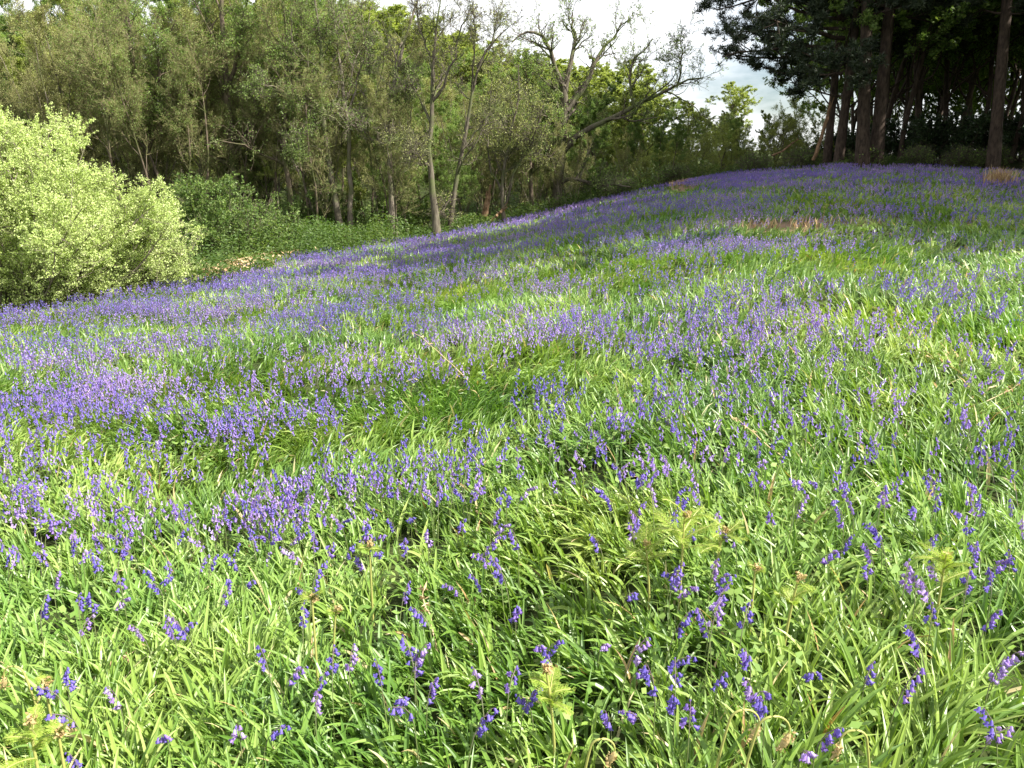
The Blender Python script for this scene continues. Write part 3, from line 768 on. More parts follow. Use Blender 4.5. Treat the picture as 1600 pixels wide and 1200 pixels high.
TREE_AT = {}
def shape_tree(name, label, cat, seed, lines, Y, r, bark, leaf, nl, k1=5, k2=6, twig=1.0, lsize=.05, group=None, spread=1.0, sag=0, rest=1.0):
    """tree whose trunk and boughs follow given lines: list of (points, radius factor, depths)"""
    g = np.random.default_rng(seed)
    base = P3(*lines[0][0][0], Y); base[2] = height(base[0], base[1]) - .05
    e = empty(name, base, label, cat, group)
    P = []; R = []
    for i, (pts, rf, dy) in enumerate(lines):
        q = line(pts, [Y + v for v in dy]) - base
        if i == 0: q[0] = (0, 0, 0)
        P.append(q); R.append(r * np.linspace(rf[0], rf[1], 11))
    P = np.array(P); R = np.array(R)
    R0 = R.copy(); R0[0, 0] *= 1.4
    P[:, 1:-1] += g.normal(0, .03, P[:, 1:-1].shape)
    mb = MB(); tubes(mb, P, R0, 10)
    P1, R1 = children(P, R, k1, .25, 1.0, (.4, 1.1), .38 * spread, 8, .2, .08, g, .55, .7, .2); tubes(mb, P1, R1, 6)
    mb.obj('trunk', [bark], e, True)
    mc = MB()
    A = np.concatenate([P1]); B = R1
    P2, R2 = children(A, B, k2, .1, 1, (.4, 1.2), .6, 6, .24, .06, g, .6, .5, .25); tubes(mc, P2, np.maximum(R2, .006), 4)
    Pt, Rt = children(P, R, 9, .35, 1.0, (.5, 1.3), .2, 6, .24, .08, g, .3, .5, .25); tubes(mc, Pt, np.maximum(np.minimum(Rt, .03), .006), 4)
    P2 = np.concatenate([P2[:, :], Pt]); R2 = np.concatenate([R2, Rt])
    P3_, R3 = children(P2, R2, max(2, int(5 * twig)), .1, 1, (.4, 1.2), .55, 4, .25, .06, g, .6, .25, .4); tubes(mc, P3_, np.maximum(R3, .0055), 3)
    P4, R4 = children(P3_, R3, 3, .1, 1, (.3, 1.0), .6, 3, .22, .05, g, .7, .15, .5); tubes(mc, P4, np.maximum(R4, .0045), 3)
    C = np.concatenate([sample_on(P4, int(nl * .7), g), sample_on(P3_, int(nl * .3), g)]) + g.normal(0, .05, (int(nl * .7) + int(nl * .3), 3))
    leaves(mc, C, lsize, lsize * .55, 1, g)
    mc.obj('crown', [bark, leaf], e, False)
    return e

# --- the trees one can follow by eye along the wood's edge
YO = 38
shape_tree('oak_tree', 'spreading old tree with a long bough reaching right over the meadow edge', 'tree', 31, [
    ([(870, 330), (874, 267), (878, 233), (882, 187), (883, 150), (880, 133)], (1.0, .55), (0, 0)),
    ([(880, 135), (868, 108), (860, 80), (850, 55), (822, 45), (800, 66)], (.5, .12), (0, -1)),
    ([(883, 145), (893, 90), (900, 60), (892, 38), (895, 20)], (.5, .12), (0, .8)),
    ([(886, 173), (910, 143), (930, 100), (943, 70), (962, 60), (972, 35)], (.5, .12), (0, 1)),
    ([(878, 240), (900, 205), (927, 197), (973, 183), (995, 165), (1005, 155), (1033, 147), (1057, 137), (1070, 122), (1098, 122)], (.55, .12), (0, -1.5)),
    ([(993, 168), (985, 148), (983, 120), (987, 93), (1007, 80), (1020, 60)], (.3, .08), (-.9, -1.2)),
    ([(1057, 137), (1063, 110), (1066, 85), (1065, 50)], (.2, .06), (-1.4, -1.8)),
    ([(875, 288), (890, 279), (917, 283), (935, 293), (962, 289), (985, 292)], (.4, .12), (0, -1.5)),
    ([(874, 265), (862, 250), (848, 232), (830, 200), (815, 185)], (.4, .12), (0, -1)),
    ([(868, 103), (850, 100), (832, 110), (825, 130)], (.22, .08), (0, -1)),
], YO, .25, M_bark, M_wleaf, 6500, k1=7, k2=6, twig=.8, lsize=.04, spread=1.5)
shape_tree('twin_stemmed_tree', 'tall bare brown tree forking high, its foot among the bluebells', 'tree', 32, [
    ([(683, 372), (678, 320), (672, 280), (668, 240), (673, 200), (675, 150), (677, 100), (681, 50), (690, -10)], (1.0, .12), (0, 0)),
    ([(674, 160), (695, 130), (710, 90), (718, 50), (735, 10)], (.4, .1), (0, -1)),
    ([(672, 190), (655, 150), (640, 120), (622, 95)], (.35, .1), (0, 1)),
    ([(676, 110), (665, 70), (650, 25), (655, -20)], (.3, .1), (0, .5)),
    ([(668, 245), (650, 230), (630, 215), (612, 222)], (.25, .08), (0, -1)),
    ([(671, 262), (660, 250), (640, 240)], (.3, .1), (0, -1)),
], 31, .15, M_bark, M_bud, 2200, k1=5, lsize=.03)
shape_tree('leaning_tree', 'slender brown tree leaning right beside the forked bare tree', 'tree', 33, [
    ([(702, 368), (706, 320), (715, 275), (725, 220), (735, 160), (745, 100), (765, 62), (795, 42)], (1.0, .15), (0, 0)),
    ([(738, 150), (737, 100), (745, 55), (738, 10)], (.4, .1), (0, -1)),
    ([(722, 235), (745, 205), (770, 180), (785, 140)], (.35, .1), (0, 1)),
    ([(745, 105), (770, 70), (775, 30), (790, -10)], (.3, .1), (0, 1)),
    ([(712, 290), (695, 325), (688, 335)], (.35, .2), (0, -.4)),
], 32, .11, M_bark, M_bud, 2500, k1=5, lsize=.03)
shape_tree('pale_trunked_tree', 'pale grey trunked tree with mossy crown left of the forked bare tree', 'tree', 34, [
    ([(615, 368), (612, 320), (611, 280), (607, 240), (605, 190), (612, 140), (625, 90), (640, 40), (655, -10)], (1.0, .2), (0, 0)),
    ([(606, 215), (590, 175), (578, 130), (575, 80), (560, 20)], (.5, .1), (0, .6)),
    ([(606, 200), (630, 160), (640, 110)], (.35, .1), (0, -1)),
    ([(609, 240), (590, 225), (570, 205), (555, 200)], (.3, .08), (0, -1)),
], 32, .14, M_pale, M_wleaf, 5000, k1=6, lsize=.03)
shape_tree('straight_tree', 'straight pale reddish trunk rising bare through the thicket', 'tree', 35, [
    ([(548, 370), (548, 310), (547, 270), (545, 215), (540, 170), (532, 110), (526, 50), (515, -20)], (1.0, .25), (0, 0)),
    ([(543, 190), (555, 140), (570, 80), (578, 20)], (.45, .1), (0, .6)),
    ([(545, 205), (530, 190), (500, 175), (475, 160)], (.3, .1), (0, -1)),
], 32, .11, M_pale, M_wleaf, 6000, k1=6, lsize=.03)
shape_tree('crooked_tree', 'crooked dark stem bending left with tangled bare limbs', 'tree', 36, [
    ([(538, 372), (525, 320), (512, 250), (505, 180), (500, 120), (505, 60), (490, -10)], (1.0, .2), (0, 0)),
    ([(511, 250), (490, 225), (470, 230), (455, 215)], (.4, .1), (0, -1.2)),
    ([(504, 170), (480, 150), (455, 150), (420, 130), (400, 135)], (.4, .1), (0, -1.5)),
    ([(502, 140), (520, 110), (525, 60), (540, 0)], (.4, .1), (0, 1)),
], 31.5, .14, M_bark, M_wleaf, 8000, k1=6, lsize=.03)
shape_tree('ivy_tree', 'slim dark tree with shaggy lower twigs left of the crooked stem', 'tree', 37, [
    ([(462, 375), (452, 300), (445, 230), (443, 170), (450, 100), (446, 30), (440, -20)], (1.0, .2), (0, 0)),
    ([(446, 240), (430, 200), (415, 150), (418, 90)], (.5, .1), (0, .8)),
    ([(444, 170), (465, 130), (475, 70), (470, 10)], (.5, .1), (0, -.6)),
], 32, .12, M_bark2, M_wleaf, 10000, k1=8, lsize=.032)
shape_tree('tall_dark_tree', 'tall dark tree with thick upright boughs in the shaded wood', 'tree', 38, [
    ([(378, 372), (368, 300), (360, 230), (355, 150), (352, 80), (345, 10), (343, -40)], (1.0, .3), (0, 0)),
    ([(357, 170), (340, 120), (328, 60), (318, 0)], (.5, .15), (0, 1)),
    ([(355, 140), (372, 90), (378, 40), (390, -20)], (.5, .15), (0, -1)),
], 33, .18, M_bark2, M_wleaf, 14000, k1=8, lsize=.035)
shape_tree('old_wood_tree', 'broad dark trunked tree behind the pale bush in the wood', 'tree', 39, [
    ([(240, 375), (232, 300), (222, 230), (212, 170), (206, 100), (205, 40), (190, -20)], (1.0, .25), (0, 0)),
    ([(213, 170), (200, 110), (185, 60), (180, 0)], (.5, .15), (0, 1)),
    ([(222, 230), (240, 180), (250, 120), (240, 50)], (.5, .15), (0, -1)),
], 33, .19, M_bark2, M_wleaf, 16000, k1=9, lsize=.035)
shape_tree('thicket_tree', 'many limbed shrubby tree right of the leaning one, over the split stump', 'tree', 40, [
    ([(790, 348), (782, 300), (790, 250), (800, 200), (812, 150), (810, 100)], (1.0, .2), (0, 0)),
    ([(786, 330), (800, 280), (820, 240), (838, 200), (850, 160)], (.7, .15), (0, -.5)),
    ([(784, 300), (765, 260), (760, 210), (770, 150), (765, 100)], (.6, .1), (0, .8)),
], 34, .09, M_bark, M_bud, 6000, k1=9, lsize=.032)
shape_tree('edge_tree', 'thin dark tree just left of the spreading old tree', 'tree', 41, [
    ([(835, 335), (828, 290), (830, 240), (822, 190), (825, 140), (818, 90)], (1.0, .2), (0, 0)),
    ([(829, 260), (850, 215), (853, 170)], (.5, .1), (0, .8)),
], 37, .11, M_bark2, M_wleaf, 9000, k1=10, lsize=.035)

# --- tree kinds copied through the wood
def kinds():
    K = {}
    K['green'] = [wood_tree('woodland_tree', 'x', 'tree', 51, 12, .09, M_bark2, M_olive, 75000, .95, 1, .034, .06, 1.0),
                  wood_tree('woodland_tree', 'x', 'tree', 52, 12, .075, M_bark, M_wleaf, 70000, .95, 2, .034, .08, .9),
                  wood_tree('woodland_tree', 'x', 'tree', 53, 12, .095, M_bark2, M_wleaf2, 75000, 1.0, 1, .034, .08, 1.0)]
    K['twiggy'] = [wood_tree('bare_tree', 'x', 'tree', 54, 12, .075, M_bark, M_bud, 11000, .85, 1, .03, .12, 1.8, trop=.16),
                   wood_tree('bare_tree', 'x', 'tree', 55, 12, .07, M_bark2, M_wleaf, 13000, .8, 2, .03, .12, 1.8, trop=.18),
                   wood_tree('bare_tree', 'x', 'tree', 56, 12, .06, M_pale, M_bud, 11000, .75, 3, .03, .12, 1.6, trop=.18)]
    K['leafy'] = [wood_tree('leafy_tree', 'x', 'tree', 57, 12, .2, M_bark2, M_olive, 70000, 1.35, 1, .062, .06, 1.0, gap=.0, trop=.06, k1=20),
                  wood_tree('leafy_tree', 'x', 'tree', 58, 12, .2, M_bark2, M_olive, 70000, 1.25, 1, .062, .06, 1.0, gap=.0, trop=.08, k1=20)]
    K['thorn'] = [wood_tree('hawthorn_tree', 'x', 'tree', 59, 5, .11, M_bark2, M_olive, 22000, 1.7, 1, .032, .18, 1.0, trop=.02, curl=.3),
                  wood_tree('hawthorn_tree', 'x', 'tree', 60, 5, .09, M_bark2, M_olive, 22000, 1.7, 2, .032, .15, 1.0, trop=.02, curl=.3)]
    K['dark'] = [wood_tree('shaded_tree', 'x', 'tree', 61, 14, .10, M_pbark, M_wleaf2, 48000, 1.0, 1, .065, .06, .8, k1=17),
                 wood_tree('shaded_tree', 'x', 'tree', 62, 14, .09, M_pbark, M_wleaf, 48000, 1.0, 1, .065, .10, .8, k1=17)]
    return K
K = kinds()
def _top(root):
    m = [c for c in root.children if c.name.startswith('crown')][0].data
    z = np.empty(len(m.vertices) * 3, np.float32); m.vertices.foreach_get('co', z)
    return float(np.quantile(z[2::3], .995))
BH = {(kd, i): _top(r_) for kd, L_ in K.items() for i, r_ in enumerate(L_)}
USED = set()
def put(kind, col, Y, H, label, group=None, v=None, base_h=12.0, g=random):
    k = v if v is not None else g.randrange(len(K[kind]))
    root = K[kind][k]; base_h = BH[(kind, k)]
    x = (col - 800) / F_PX * Y / 1.0
    z = float(height(x, Y)) - .1
    s = H / base_h; rz = g.uniform(0, 2 * PI); w = s * g.uniform(.85, 1.15) * (1.5 if kind == 'leafy' else 1)
    if (kind, k) not in USED:
        USED.add((kind, k)); root.location = (x, Y, z); root.rotation_euler = (0, 0, rz); root.scale = (w, w, s); root['label'] = label
        if group: root['group'] = group
        return root
    return copy_tree(root, (x, Y, z), rz, (w, w, s), label, group)
R_ = random.Random(4)
ROWS = {}
def put_row(kind, col, Y, H, label, group, base_h=12.0, **k):
    o = put(kind, col, Y, H, label, group, base_h=base_h, g=R_, **k)
    ROWS.setdefault(group, []).append((col, o, label)); return o
ORDL = ['leftmost', 'second from left', 'third from left', 'fourth from left', 'fifth from left', 'sixth from left', 'seventh from left', 'eighth from left', 'ninth from left', 'tenth from left', 'eleventh from left', 'twelfth from left', 'thirteenth from left', 'fourteenth from left', 'fifteenth from left', 'sixteenth from left', 'seventeenth from left', 'eighteenth from left', 'nineteenth from left', 'twentieth from left'] + ['towards the right end'] * 60
def name_rows():
    for grp, L_ in ROWS.items():
        L_.sort(key=lambda q: q[0])
        for i, (c, o, lab) in enumerate(L_):
            o['label'] = lab + (', ' + ORDL[i] if len(L_) > 1 else '')
def zone(col):
    for lim, nm in ((130, 'behind the pale willow'), (330, 'in the shade beside the willow'), (470, 'left of the crooked stem'), (640, 'around the straight pale trunks'), (800, 'behind the forked bare tree'), (960, 'around the spreading old tree'), (1120, 'under the long bough'), (1300, 'left of the pines')):
        if col < lim: return nm
    return 'behind the pines'
def topz(row, Y, x):     # tree height so that its top is seen at the given row
    return P3(800, row, Y)[2] - float(height(x, Y))
TOPR = lambda c: np.interp(c, [-300, 0, 80, 120, 350, 500, 560, 640, 760, 850, 930, 1000, 1100, 1200, 1300], [-60, 10, 10, -60, -80, -40, 0, 55, 95, 118, 132, 162, 182, 182, 140])
# front row, just beyond the meadow's brow
for c in np.arange(-330, 1060, 52):
    col = c + R_.uniform(-22, 22); Y = R_.uniform(33, 38) + (4 if col > 820 else 0); x = (col - 800) / F_PX * Y
    H = topz(TOPR(col) + R_.uniform(-20, 50), Y, x) * R_.uniform(.8, 1.0); H = max(3.5, min(H, 15))
    kd = 'twiggy' if (R_.random() < (.7 if 400 < col < 860 else .2)) else 'green'
    put_row(kd, col, Y, H, ('slim bare front tree ' if kd == 'twiggy' else 'thin leafed front tree ') + zone(col), 'front trees ' + zone(col))
for c in np.arange(-380, 1260, 36):
    col = c + R_.uniform(-20, 20); Y = R_.uniform(40, 49) + (3 if col > 900 else 0); x = (col - 800) / F_PX * Y
    H = topz(TOPR(col) + R_.uniform(-10, 30), Y, x); H = max(3.5, min(H, 18))
    kd = 'twiggy' if (R_.random() < (.45 if 450 < col < 900 else .12)) else 'green'
    put_row(kd, col, Y, H, ('bare twiggy mid-wood tree ' if kd == 'twiggy' else 'olive leafed mid-wood tree ') + zone(col), 'middle trees ' + zone(col))
for c in np.arange(-400, 1270, 34):
    col = c + R_.uniform(-20, 20); Y = R_.uniform(55, 68); x = (col - 800) / F_PX * Y
    H = topz(TOPR(col) + R_.uniform(-15, 25), Y, x); H = max(4, min(H, 22))
    put_row('leafy' if 880 < col < 1050 else 'green', col, Y, H, 'olive crown at the back ' + zone(col), 'back trees ' + zone(col))
# full green crowns on the far hill
for col, row, Y, v, lab in ((600, 5, 90, 1, 'dense green crown on the far hill between the pale trunks'), (650, 20, 99, 0, 'tall hill crown half hidden by the pale trunked tree'), (705, 48, 101, 1, 'hill crown just right of the forked bare tree top'), (755, 70, 93, 0, 'hill crown above the leaning tree'), (795, 80, 90, 0, 'hill crown right of the leaning tree top'), (1075, 150, 78, 0, 'low olive crown beyond the tip of the long bough'), (985, 130, 74, 1, 'olive crown inside the curve of the long bough'), (905, 110, 76, 0, 'olive crown straight behind the old trunk'), (1150, 182, 76, 1, 'low olive crown under the pine branches'), (560, 18, 92, 0, 'rounded green crown on the far hill above the straight trunk'), (620, 28, 96, 1, 'broad green crown on the far hill behind the pale trunk'), (680, 50, 94, 0, 'green crown on the skyline behind the forked bare tree'),
                       (730, 78, 98, 0, 'green crown on the skyline right of the forked bare tree'), (775, 82, 100, 1, 'smaller green crown on the skyline by the leaning tree'), (820, 98, 96, 1, 'yellow-green crown on the skyline left of the old tree'),
                       (500, 0, 90, 1, 'tall green crown on the far hill over the crooked stem'), (440, 5, 92, 0, 'tall green crown far behind the slim dark tree'), (20, 45, 80, 0, 'green crown beyond the willow under open sky'), (-60, 40, 82, 1, 'green crown far beyond the willow at the edge'),
                       (1118, 130, 105, 0, 'round dark green tree alone on the skyline'), (930, 80, 84, 1, 'leafy yellow-green crown right behind the old tree'), (975, 98, 86, 0, 'leafy crown behind the old tree under its bough'), (1025, 158, 80, 1, 'low olive crown below the end of the long bough'), (870, 95, 85, 1, 'leafy crown just left behind the old tree')):
    x = (col - 800) / F_PX * Y
    put('leafy', col, Y, max(5, topz(row, Y, x)), lab, v=v, g=R_)
for i, c in enumerate(np.arange(470, 905, 24)):
    Y = R_.uniform(86, 102); x = (c - 800) / F_PX * Y
    put_row('leafy', c, Y, max(6, topz(np.interp(c, [470, 540, 600, 640, 700, 760, 850, 905], [0, 8, 14, 26, 52, 74, 92, 104]) + R_.uniform(-4, 10), Y, x)), 'green crown in the line along the far hill', 'crowns along the far hill')
for i, c in enumerate(np.arange(-60, 900, 19)):
    col = c + R_.uniform(-10, 10); Y = R_.uniform(31, 37) if col < 640 else R_.uniform(36, 40); x = (col - 800) / F_PX * Y
    put_row('twiggy', col, Y, min(9.5, max(4, topz(TOPR(col) + R_.uniform(30, 110), Y, x))), 'thin bare pole tree ' + zone(col), 'thin poles ' + zone(col))
# hawthorns on the meadow's far edge
for col, row, Y, v, lab in ((1070, 205, 42, 1, 'low olive hawthorn at the meadow edge beneath the long bough'), (1108, 195, 43, 0, 'spreading hawthorn in the middle of the edge'), (1140, 190, 44, 0, 'dark limbed hawthorn on the meadow edge'), (1188, 175, 44, 1, 'hawthorn with a twisted trunk left of the pines'),
                       (1235, 150, 46, 0, 'olive hawthorn close under the pine boughs'), (1035, 215, 42, 0, 'low hawthorn right of the low dark bough'), (990, 235, 41, 1, 'small hawthorn bush tree beside the old tree')):
    x = (col - 800) / F_PX * Y
    put('thorn', col, Y, topz(row, Y, x), lab, v=v, base_h=5.0, g=R_)

# --- shaded wood on the right; it also stands along the meadow outside the picture
for i in range(52):
    col = 1285 + (i % 13) * 34 + R_.uniform(-12, 12); Y = [45, 51, 58, 67][i // 13] + R_.uniform(-2.5, 3)
    z_ = ('behind the stout pines' if col < 1420 else ('left of the lone pine' if col < 1555 else 'right of the lone pine')); w_ = ['first', 'second', 'third', 'farthest'][i // 13]
    put_row('dark', col, Y, R_.uniform(19, 24), w_ + '-row shaded tree ' + z_, w_ + ' row of shaded trees ' + z_, base_h=14.0)
MEADOW_SIDE = ((14, 9.3), (15, 12), (13.2, 10.6), (16.2, 12.6), (14.8, 13.8), (19.6, 20), (17, 17), (21.5, 22.5), (20, 14), (17, 10), (18.5, 13.2), (16.5, 15), (18, 18), (20.5, 16), (19.5, 22.5), (21, 25.5), (23, 28.5), (25, 31.5), (27, 34.5), (29, 37.5), (31, 41), (22, 20.5), (23.5, 23.5), (25, 18.5), (26, 22), (27, 25.5), (29, 28.5), (31, 31.5), (33, 35), (35, 38.5), (32, 20), (33, 25), (35, 29), (37, 33))
rk_ = {p: i for i, p in enumerate(sorted(MEADOW_SIDE, key=lambda p: p[0] ** 2 + p[1] ** 2))}
for i, (X, Y) in enumerate(MEADOW_SIDE):
    put('dark', 800 + X / Y * F_PX, Y, (9.5 if Y < 9.5 else 14.5 if Y < 12.7 else 18 if Y < 16 else R_.uniform(19, 21) if Y < 24 else R_.uniform(21, 24)), (ORD + ['thirteenth', 'fourteenth', 'fifteenth', 'sixteenth', 'seventeenth', 'eighteenth', 'nineteenth', 'twentieth', 'distant'])[min(rk_[(X, Y)], 20)] + ' shaded tree beside the meadow counting from the viewer', 'shaded trees beside the meadow', base_h=14.0, g=R_)
for i in range(14):
    put_row('dark', 1330 + i * 26 + R_.uniform(-9, 9), R_.uniform(54, 64), R_.uniform(8, 12), 'low olive tree glimpsed beyond the shaded trunks', 'low trees beyond the shaded trunks')
name_rows()

# --- pines
def pine(label, seed, P0, r, H, extra=()):
    g = np.random.default_rng(seed)
    base = np.array(P0[0])
    e = empty('pine_tree', base, label, 'tree', 'tall pines at the corner of the wood')
    P = np.array(P0) - base
    P = np.stack([np.interp(np.linspace(0, 1, 13), np.linspace(0, 1, len(P)), P[:, k]) for k in range(3)], -1)[None]
    R = r * np.linspace(1, .3, 13)[None]; R2 = R.copy(); R2[0, 0] *= 1.25
    mb = MB(); tubes(mb, P, R2, 12)
    mb.obj('trunk', [M_pbark], e, True)
    nB = 46
    t = np.sort(g.uniform(.26, 1, nB)); u = t * 12; k = np.minimum(u.astype(int), 11); f = (u - k)[:, None]
    p = P[0, k] * (1 - f) + P[0, k + 1] * f
    a = g.uniform(0, 2 * PI, nB); dz = g.uniform(-.15, .35, nB)
    d = np.stack([np.cos(a), np.sin(a), dz], -1)
    Lb = np.interp(t, [.3, .5, 1], [3.4, 4.6, 1.4]) * g.uniform(.7, 1.15, nB)
    if len(extra):
        p = np.concatenate([p, np.array([q[0] for q in extra]) - base]); d = np.concatenate([d, np.array([q[1] for q in extra], float)]); Lb = np.concatenate([Lb, [q[2] for q in extra]])
    B, RB = grow(p, d, Lb, Lb * .018, 7, .13, .02, g, .25)
    mc = MB(); tubes(mc, B, RB, 6)
    S, RS = children(B, RB, 8, .25, 1, (.4, 1.1), .42, 4, .16, .1, g, .6, .5, .3); tubes(mc, S, np.maximum(RS, .008), 4)
    S2, RS2 = children(S, RS, 5, .2, 1, (.4, 1.0), .5, 3, .16, .12, g, .6, .3, .4); tubes(mc, S2, np.maximum(RS2, .006), 3)
    # needle tufts at the shoots
    tp = np.concatenate([S2[:, -1], S2[:, 1], S[:, -1], S[:, 2]]); tp = np.repeat(tp, 26, 0)
    dn = rdir(len(tp), g); dn[:, 2] = dn[:, 2] * .8 + .25; dn = unit(dn)
    ln = g.uniform(.07, .15, (len(tp), 1))
    V = unit(np.cross(dn, rdir(len(tp), g)))
    quads(mc, tp + dn * ln, dn * ln, V * .017, g.random(len(tp)), 1)
    mc.obj('crown', [M_pbark, M_pine], e, False)
    return e
def pine_line(b, m, Y, H=17):
    """trunk through two photograph points, up to height H"""
    p = P3(b[0], b[1], Y); q = P3(m[0], m[1], Y); p[2] = height(p[0], p[1]) - .1
    d = (q - p) / (q[2] - p[2])
    return [p, p + d * H * .5, p + d * H * .85 * np.array([1, 1, 1]) , p + d * H]
YP = 41
pl = pine_line((1310, 250), (1327, 117), YP)
pine('leftmost tall pine whose dark boughs reach out over the hawthorns', 71, pl, .22, 22,
     extra=[(P3(1318, 75, YP), (-1, -.1, .0), 6.0), (P3(1320, 20, YP), (-1, -.35, .08), 6.2), (P3(1322, -30, YP), (-1, .2, .05), 6.0), (P3(1318, 100, YP), (-.8, -.7, -.05), 4.5), (P3(1322, 45, YP), (-.9, .5, .0), 5.5), (P3(1318, 60, YP), (-1, -.5, .02), 6.4), (P3(1318, 90, YP), (-1, .1, -.02), 5.6), (P3(1316, 115, YP), (-1, .1, -.1), 4.6), (P3(1314, 150, YP), (-1, .15, -.1), 2.8), (P3(1320, 0, YP), (-1, .1, .1), 6.4), (P3(1320, 30, YP), (-1, -.1, .12), 5.4)])
pine('stout dark pine trunk second in the group', 72, pine_line((1348, 255), (1353, 67), 39.5), .30, 23, extra=[(P3(1352, 90, 39.5), (-.9, -.6, -.05), 4.5), (P3(1352, 130, 39.5), (-.5, -.9, -.15), 4.0)])
pine('stout pine leaning slightly right, third in the group', 73, pine_line((1368, 257), (1385, 67), 40), .31, 23)
pine('slim leaning pine behind the broken trunk', 74, pine_line((1292, 249), (1304, 130), 42.5), .2, 20, extra=[(P3(1300, 110, 42.5), (-1, .1, -.05), 4.5)])
pine('lone brown pine trunk over the dry grass tuft', 75, pine_line((1552, 262), (1572, 20), 38.5), .27, 22)
pine('distant thin pine between the stout pines and the lone one', 76, pine_line((1432, 258), (1440, 60), 47), .2, 16)
pine('dark pine at the edge of the picture behind the lone trunk', 77, pine_line((1600, 262), (1605, 60), 44), .24, 16)

# --- shrubs
def shrub(name, label, seed, loc, W, H, bark, leaf, nl, lsize, stems=26, up=.9, group=None, cat='bush', narrow=.55, squash=1.0, ln3=6):
    g = np.random.default_rng(seed)
    e = empty(name, loc, label, cat, group)
    a = g.uniform(0, 2 * PI, stems); tilt = g.uniform(.05, 1.15, stems) ** .9
    rmax = np.interp(tilt, [0, 1.2], [H, W])
    d = np.stack([np.sin(tilt) * np.cos(a), np.sin(tilt) * np.sin(a) * squash, np.cos(tilt)], -1)
    b = np.stack([np.cos(a) * .25 * W * g.random(stems), np.sin(a) * .25 * W * g.random(stems), 0 * a], -1)
    b[:, 2] = -.1
    P0, R0 = grow(b, d, rmax * g.uniform(.84, .93, stems), np.full(stems, .028), 9, .10, .05, g, .25)
    mb = MB(); tubes(mb, P0, R0, 5); mb.obj('stem', [bark], e, True)
    mc = MB()
    P1, R1 = children(P0, R0, 10, .12, 1, (.35, 1.1), .34, 6, .14, .05, g, .55, .4, .3); tubes(mc, P1, np.maximum(R1, .005), 4)
    P2, R2 = children(P1, R1, ln3, .1, 1, (.3, .9), .55, 4, .14, .05, g, .6, .3, .3); tubes(mc, P2, np.maximum(R2, .0035), 3)
    P3_, R3 = children(P2, R2, 3, .1, 1, (.3, .9), .6, 3, .12, .06, g, .6, .2, .4); tubes(mc, P3_, np.maximum(R3, .0025), 3)
    C = np.concatenate([sample_on(P3_, int(nl * .65), g), sample_on(P2, int(nl * .35), g)])
    low = C[:, 2] / H; k = g.random(len(C)) < np.clip(.12 + low * 2.6, 0, 1); C = C[k] + g.normal(0, .018, (k.sum(), 3))
    leaves(mc, C, lsize, lsize * narrow, 1, g)
    mc.obj('crown', [bark, leaf], e, False)
    return e
def shrub_at(name, label, seed, col, Y, top, W, *a, **k):
    x = (col - 800) / F_PX * Y; z = float(height(x, Y)); H = P3(800, top, Y)[2] - z
    return shrub(name, label, seed, (x, Y, z), W, H, *a, **k)
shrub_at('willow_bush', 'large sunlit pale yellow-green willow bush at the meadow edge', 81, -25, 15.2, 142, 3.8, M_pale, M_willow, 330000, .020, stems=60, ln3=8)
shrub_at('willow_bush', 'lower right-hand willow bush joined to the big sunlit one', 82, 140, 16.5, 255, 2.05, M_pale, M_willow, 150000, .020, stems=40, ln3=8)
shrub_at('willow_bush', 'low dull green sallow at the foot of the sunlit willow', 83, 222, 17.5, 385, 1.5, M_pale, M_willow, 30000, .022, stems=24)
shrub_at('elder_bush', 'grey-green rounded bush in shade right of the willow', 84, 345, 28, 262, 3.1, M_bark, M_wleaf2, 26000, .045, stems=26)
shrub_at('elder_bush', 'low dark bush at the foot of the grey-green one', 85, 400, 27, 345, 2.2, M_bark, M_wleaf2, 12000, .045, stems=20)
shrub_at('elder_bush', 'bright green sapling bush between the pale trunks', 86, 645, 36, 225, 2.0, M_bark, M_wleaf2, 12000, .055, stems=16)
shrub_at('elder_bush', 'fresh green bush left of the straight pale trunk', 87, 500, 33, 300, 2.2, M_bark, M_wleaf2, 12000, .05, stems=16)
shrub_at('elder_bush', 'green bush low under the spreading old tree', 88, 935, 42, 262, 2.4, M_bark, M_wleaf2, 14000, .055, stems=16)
for i, (col, Y, top, W, lab) in enumerate(((1400, 44, 190, 3.0, 'dark holly bush just right of the stout pines'), (1450, 43, 185, 3.2, 'dark holly bush midway along the shaded wood'), (1500, 44, 180, 3.2, 'dark holly bush left of the lone pine'), (1590, 44, 190, 3.2, 'dark holly bush right of the lone pine'),
                                  (1275, 47, 215, 1.8, 'dark bush behind the leaning broken trunk'), (1335, 46, 200, 2.4, 'dark bush seen between the pine trunks'), (1650, 42, 180, 3.5, 'dark holly bush at the wood edge beyond the dry tuft'), (1545, 46, 170, 3.0, 'tall dark holly behind the lone pine'))):
    shrub_at('holly_bush', lab, 90 + i, col, Y, top, W, M_pbark, M_dark, 16000, .06, stems=18, group='dark hollies under the trees')

for i, (col, Y, top, lab) in enumerate(((1165, 40.5, 250, 'small bramble on the meadow crest left of the broken trunk'), (1238, 40.8, 238, 'low bramble on the crest below the pale dead branch'), (1328, 40.2, 243, 'low bramble between the slim and stout pine trunks'), (1408, 40, 236, 'bramble at the foot of the wood right of the stout pines'),
                                   (1475, 39.8, 240, 'low bramble halfway between the stout and the lone pine'), (1522, 39.6, 238, 'bramble just left of the lone pine foot'), (1592, 38.6, 240, 'bramble right of the lone pine foot'), (960, 38.5, 284, 'bramble on the crest beneath the old tree bough'), (1045, 40, 266, 'small bramble on the crest beneath the bough tip'))):
    shrub_at('bramble_bush', lab, 120 + i, col, Y, top, .9, M_bark, M_wleaf2, 1800, .045, stems=16, group='brambles along the meadow crest')
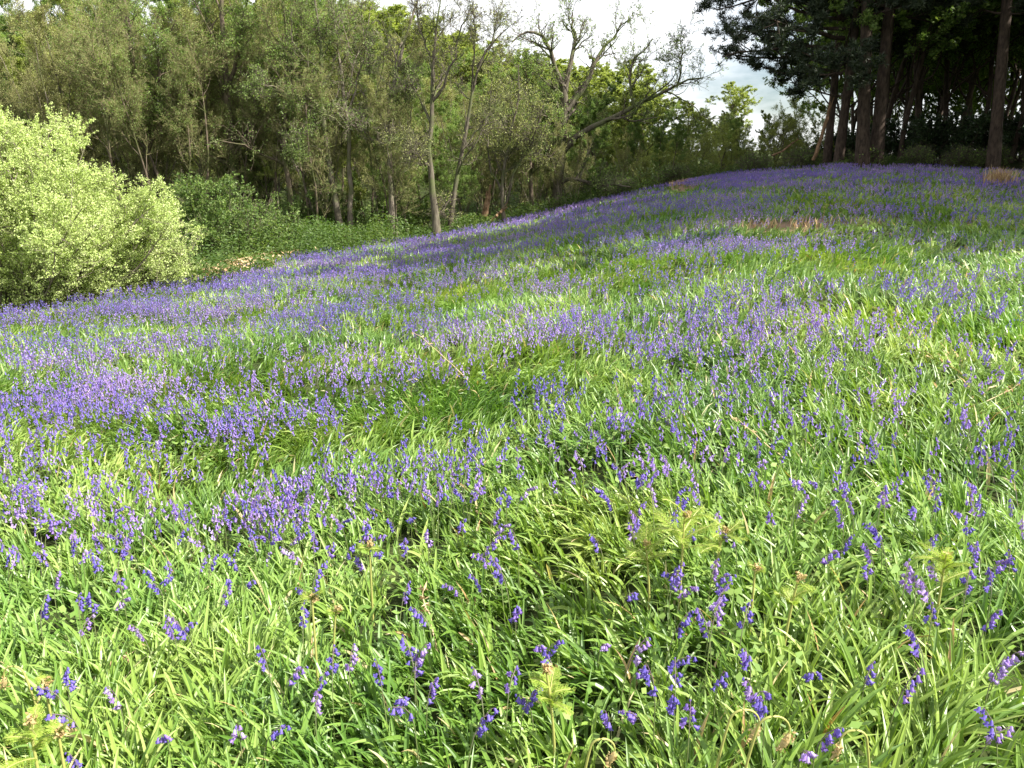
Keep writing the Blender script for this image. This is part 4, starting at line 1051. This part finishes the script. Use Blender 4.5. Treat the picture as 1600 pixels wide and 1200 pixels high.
# --- undergrowth along the foot of the wood
def undergrowth():
    mb = MB(); n = 210000
    az = rng.uniform(D2(-44), D2(26), n); rb = brow_r(az)
    r = rb + .2 + rng.random(n) ** 1.3 * np.where(az < D2(12), 24, 14)
    x = r * np.sin(az); y = r * np.cos(az)
    hh = np.clip(fbm(x * .45, y * .45, 101) - .28, 0, 1) * 2.4 + .15
    hh = np.where(az > D2(14), hh * .6, hh)
    z = height(x, y) + rng.random(n) * hh
    col = (800 + np.tan(az) * F_PX)
    C = np.stack([x, y, z], -1)
    k = ~((col < 300) & (r < 18.5))
    a = np.clip(.1 + .8 * fbm(x * .7, y * .7, 111) + rng.normal(0, .12, n), 0, .9)
    leaves(mb, C[k], .055, .022, 0, rng, flat=.6, a=a[k])
    tag(mb.obj('undergrowth', [M_under]), 'low green undergrowth of brambles and young plants under the trees', 'undergrowth', kind='stuff')
    mb = MB(); n = 2600
    px = rng.normal(345, 60, n); r = rng.uniform(19, 25, n); az = np.arctan2((px - 800) / F_PX, 1)
    x = r * np.sin(az); y = r * np.cos(az); k = r > brow_r(az) + .5; x, y = x[k], y[k]
    hh = .35
    C = np.stack([x, y, height(x, y) + rng.random(len(x)) * hh], -1)
    leaves(mb, C, .07, .02, 0, rng, flat=.4)
    tag(mb.obj('dead_bracken', [M_dead]), 'rusty brown dead bracken on the bank beside the willow', 'bracken', kind='stuff')
undergrowth()

# --- broken wood
def broken(name, label, pts, Y, r, mat_, seed):
    g = np.random.default_rng(seed); q = line(pts, Y, 9); q[:, 1] += g.normal(0, .03, 9)
    mb = MB(); R = r * np.linspace(1, .8, 9) * g.uniform(.85, 1.15, 9); tubes(mb, q[None], R[None], 9)
    # jagged split end
    T = q[-1] - q[-2]; T = T / np.linalg.norm(T)
    for k in range(7):
        o_ = g.normal(0, .45 * r, 3); o_ -= T * np.dot(o_, T)
        s = q[-1] + o_ - T * .1; L = g.uniform(.15, .5); e2 = s + T * L + g.normal(0, .03, 3)
        tubes(mb, np.stack([s, (s + e2) / 2, e2])[None], np.array([[.3 * r, .2 * r, .02]]), 4)
    tag(mb.obj(name, [mat_], smooth=False), label, 'dead wood')
broken('tree_stump', 'short split orange-brown stump under the thicket tree', [(757, 338), (761, 318), (764, 302)], 33.5, .13, M_split, 1)
broken('fallen_branch', 'pale broken branch leaning right beside the split stump', [(768, 345), (778, 335), (786, 328)], 33.2, .06, M_split, 2)
broken('broken_trunk', 'leaning orange-brown broken trunk at the foot of the pines', [(1271, 250), (1281, 222), (1290, 192), (1297, 165)], 39.5, .09, M_split, 3)
broken('fallen_branch', 'thin pale dead branch slanting left of the broken trunk', [(1206, 243), (1222, 237), (1235, 226)], 40, .045, M_split, 4)

def tuft(px, py, W, H, label, seed):
    g = np.random.default_rng(seed); x, y = hit(px, py); n = 260 if W < 1 else 130
    bx = x + g.normal(0, W * .5, n); by = y + g.normal(0, W * .4, n); mb = MB()
    blade_mesh(mb, bx, by, height(bx, by), g.uniform(0, 2 * PI, n), g.uniform(.5, 1, n) * H, np.full(n, .012), g.uniform(0, .3, n), g.uniform(.3, 1.2, n), 4, False, g.normal(0, .4, n), g.random(n))
    if W > 1: tag(mb.obj('dead_litter', [M_dead]), label, 'litter', kind='stuff')
    else: tag(mb.obj('dry_grass_tuft', [M_dead]), label, 'grass tuft')
tuft(1560, 292, .45, .7, 'straw-coloured dry grass tuft in front of the lone pine', 1)
tuft(1066, 290, .5, .35, 'rusty dead bracken tuft on the far meadow brow', 2)
tuft(1215, 356, 1.3, .22, 'low brown dead litter on the bare strip across the meadow', 3)
print('objects', len(bpy.data.objects))
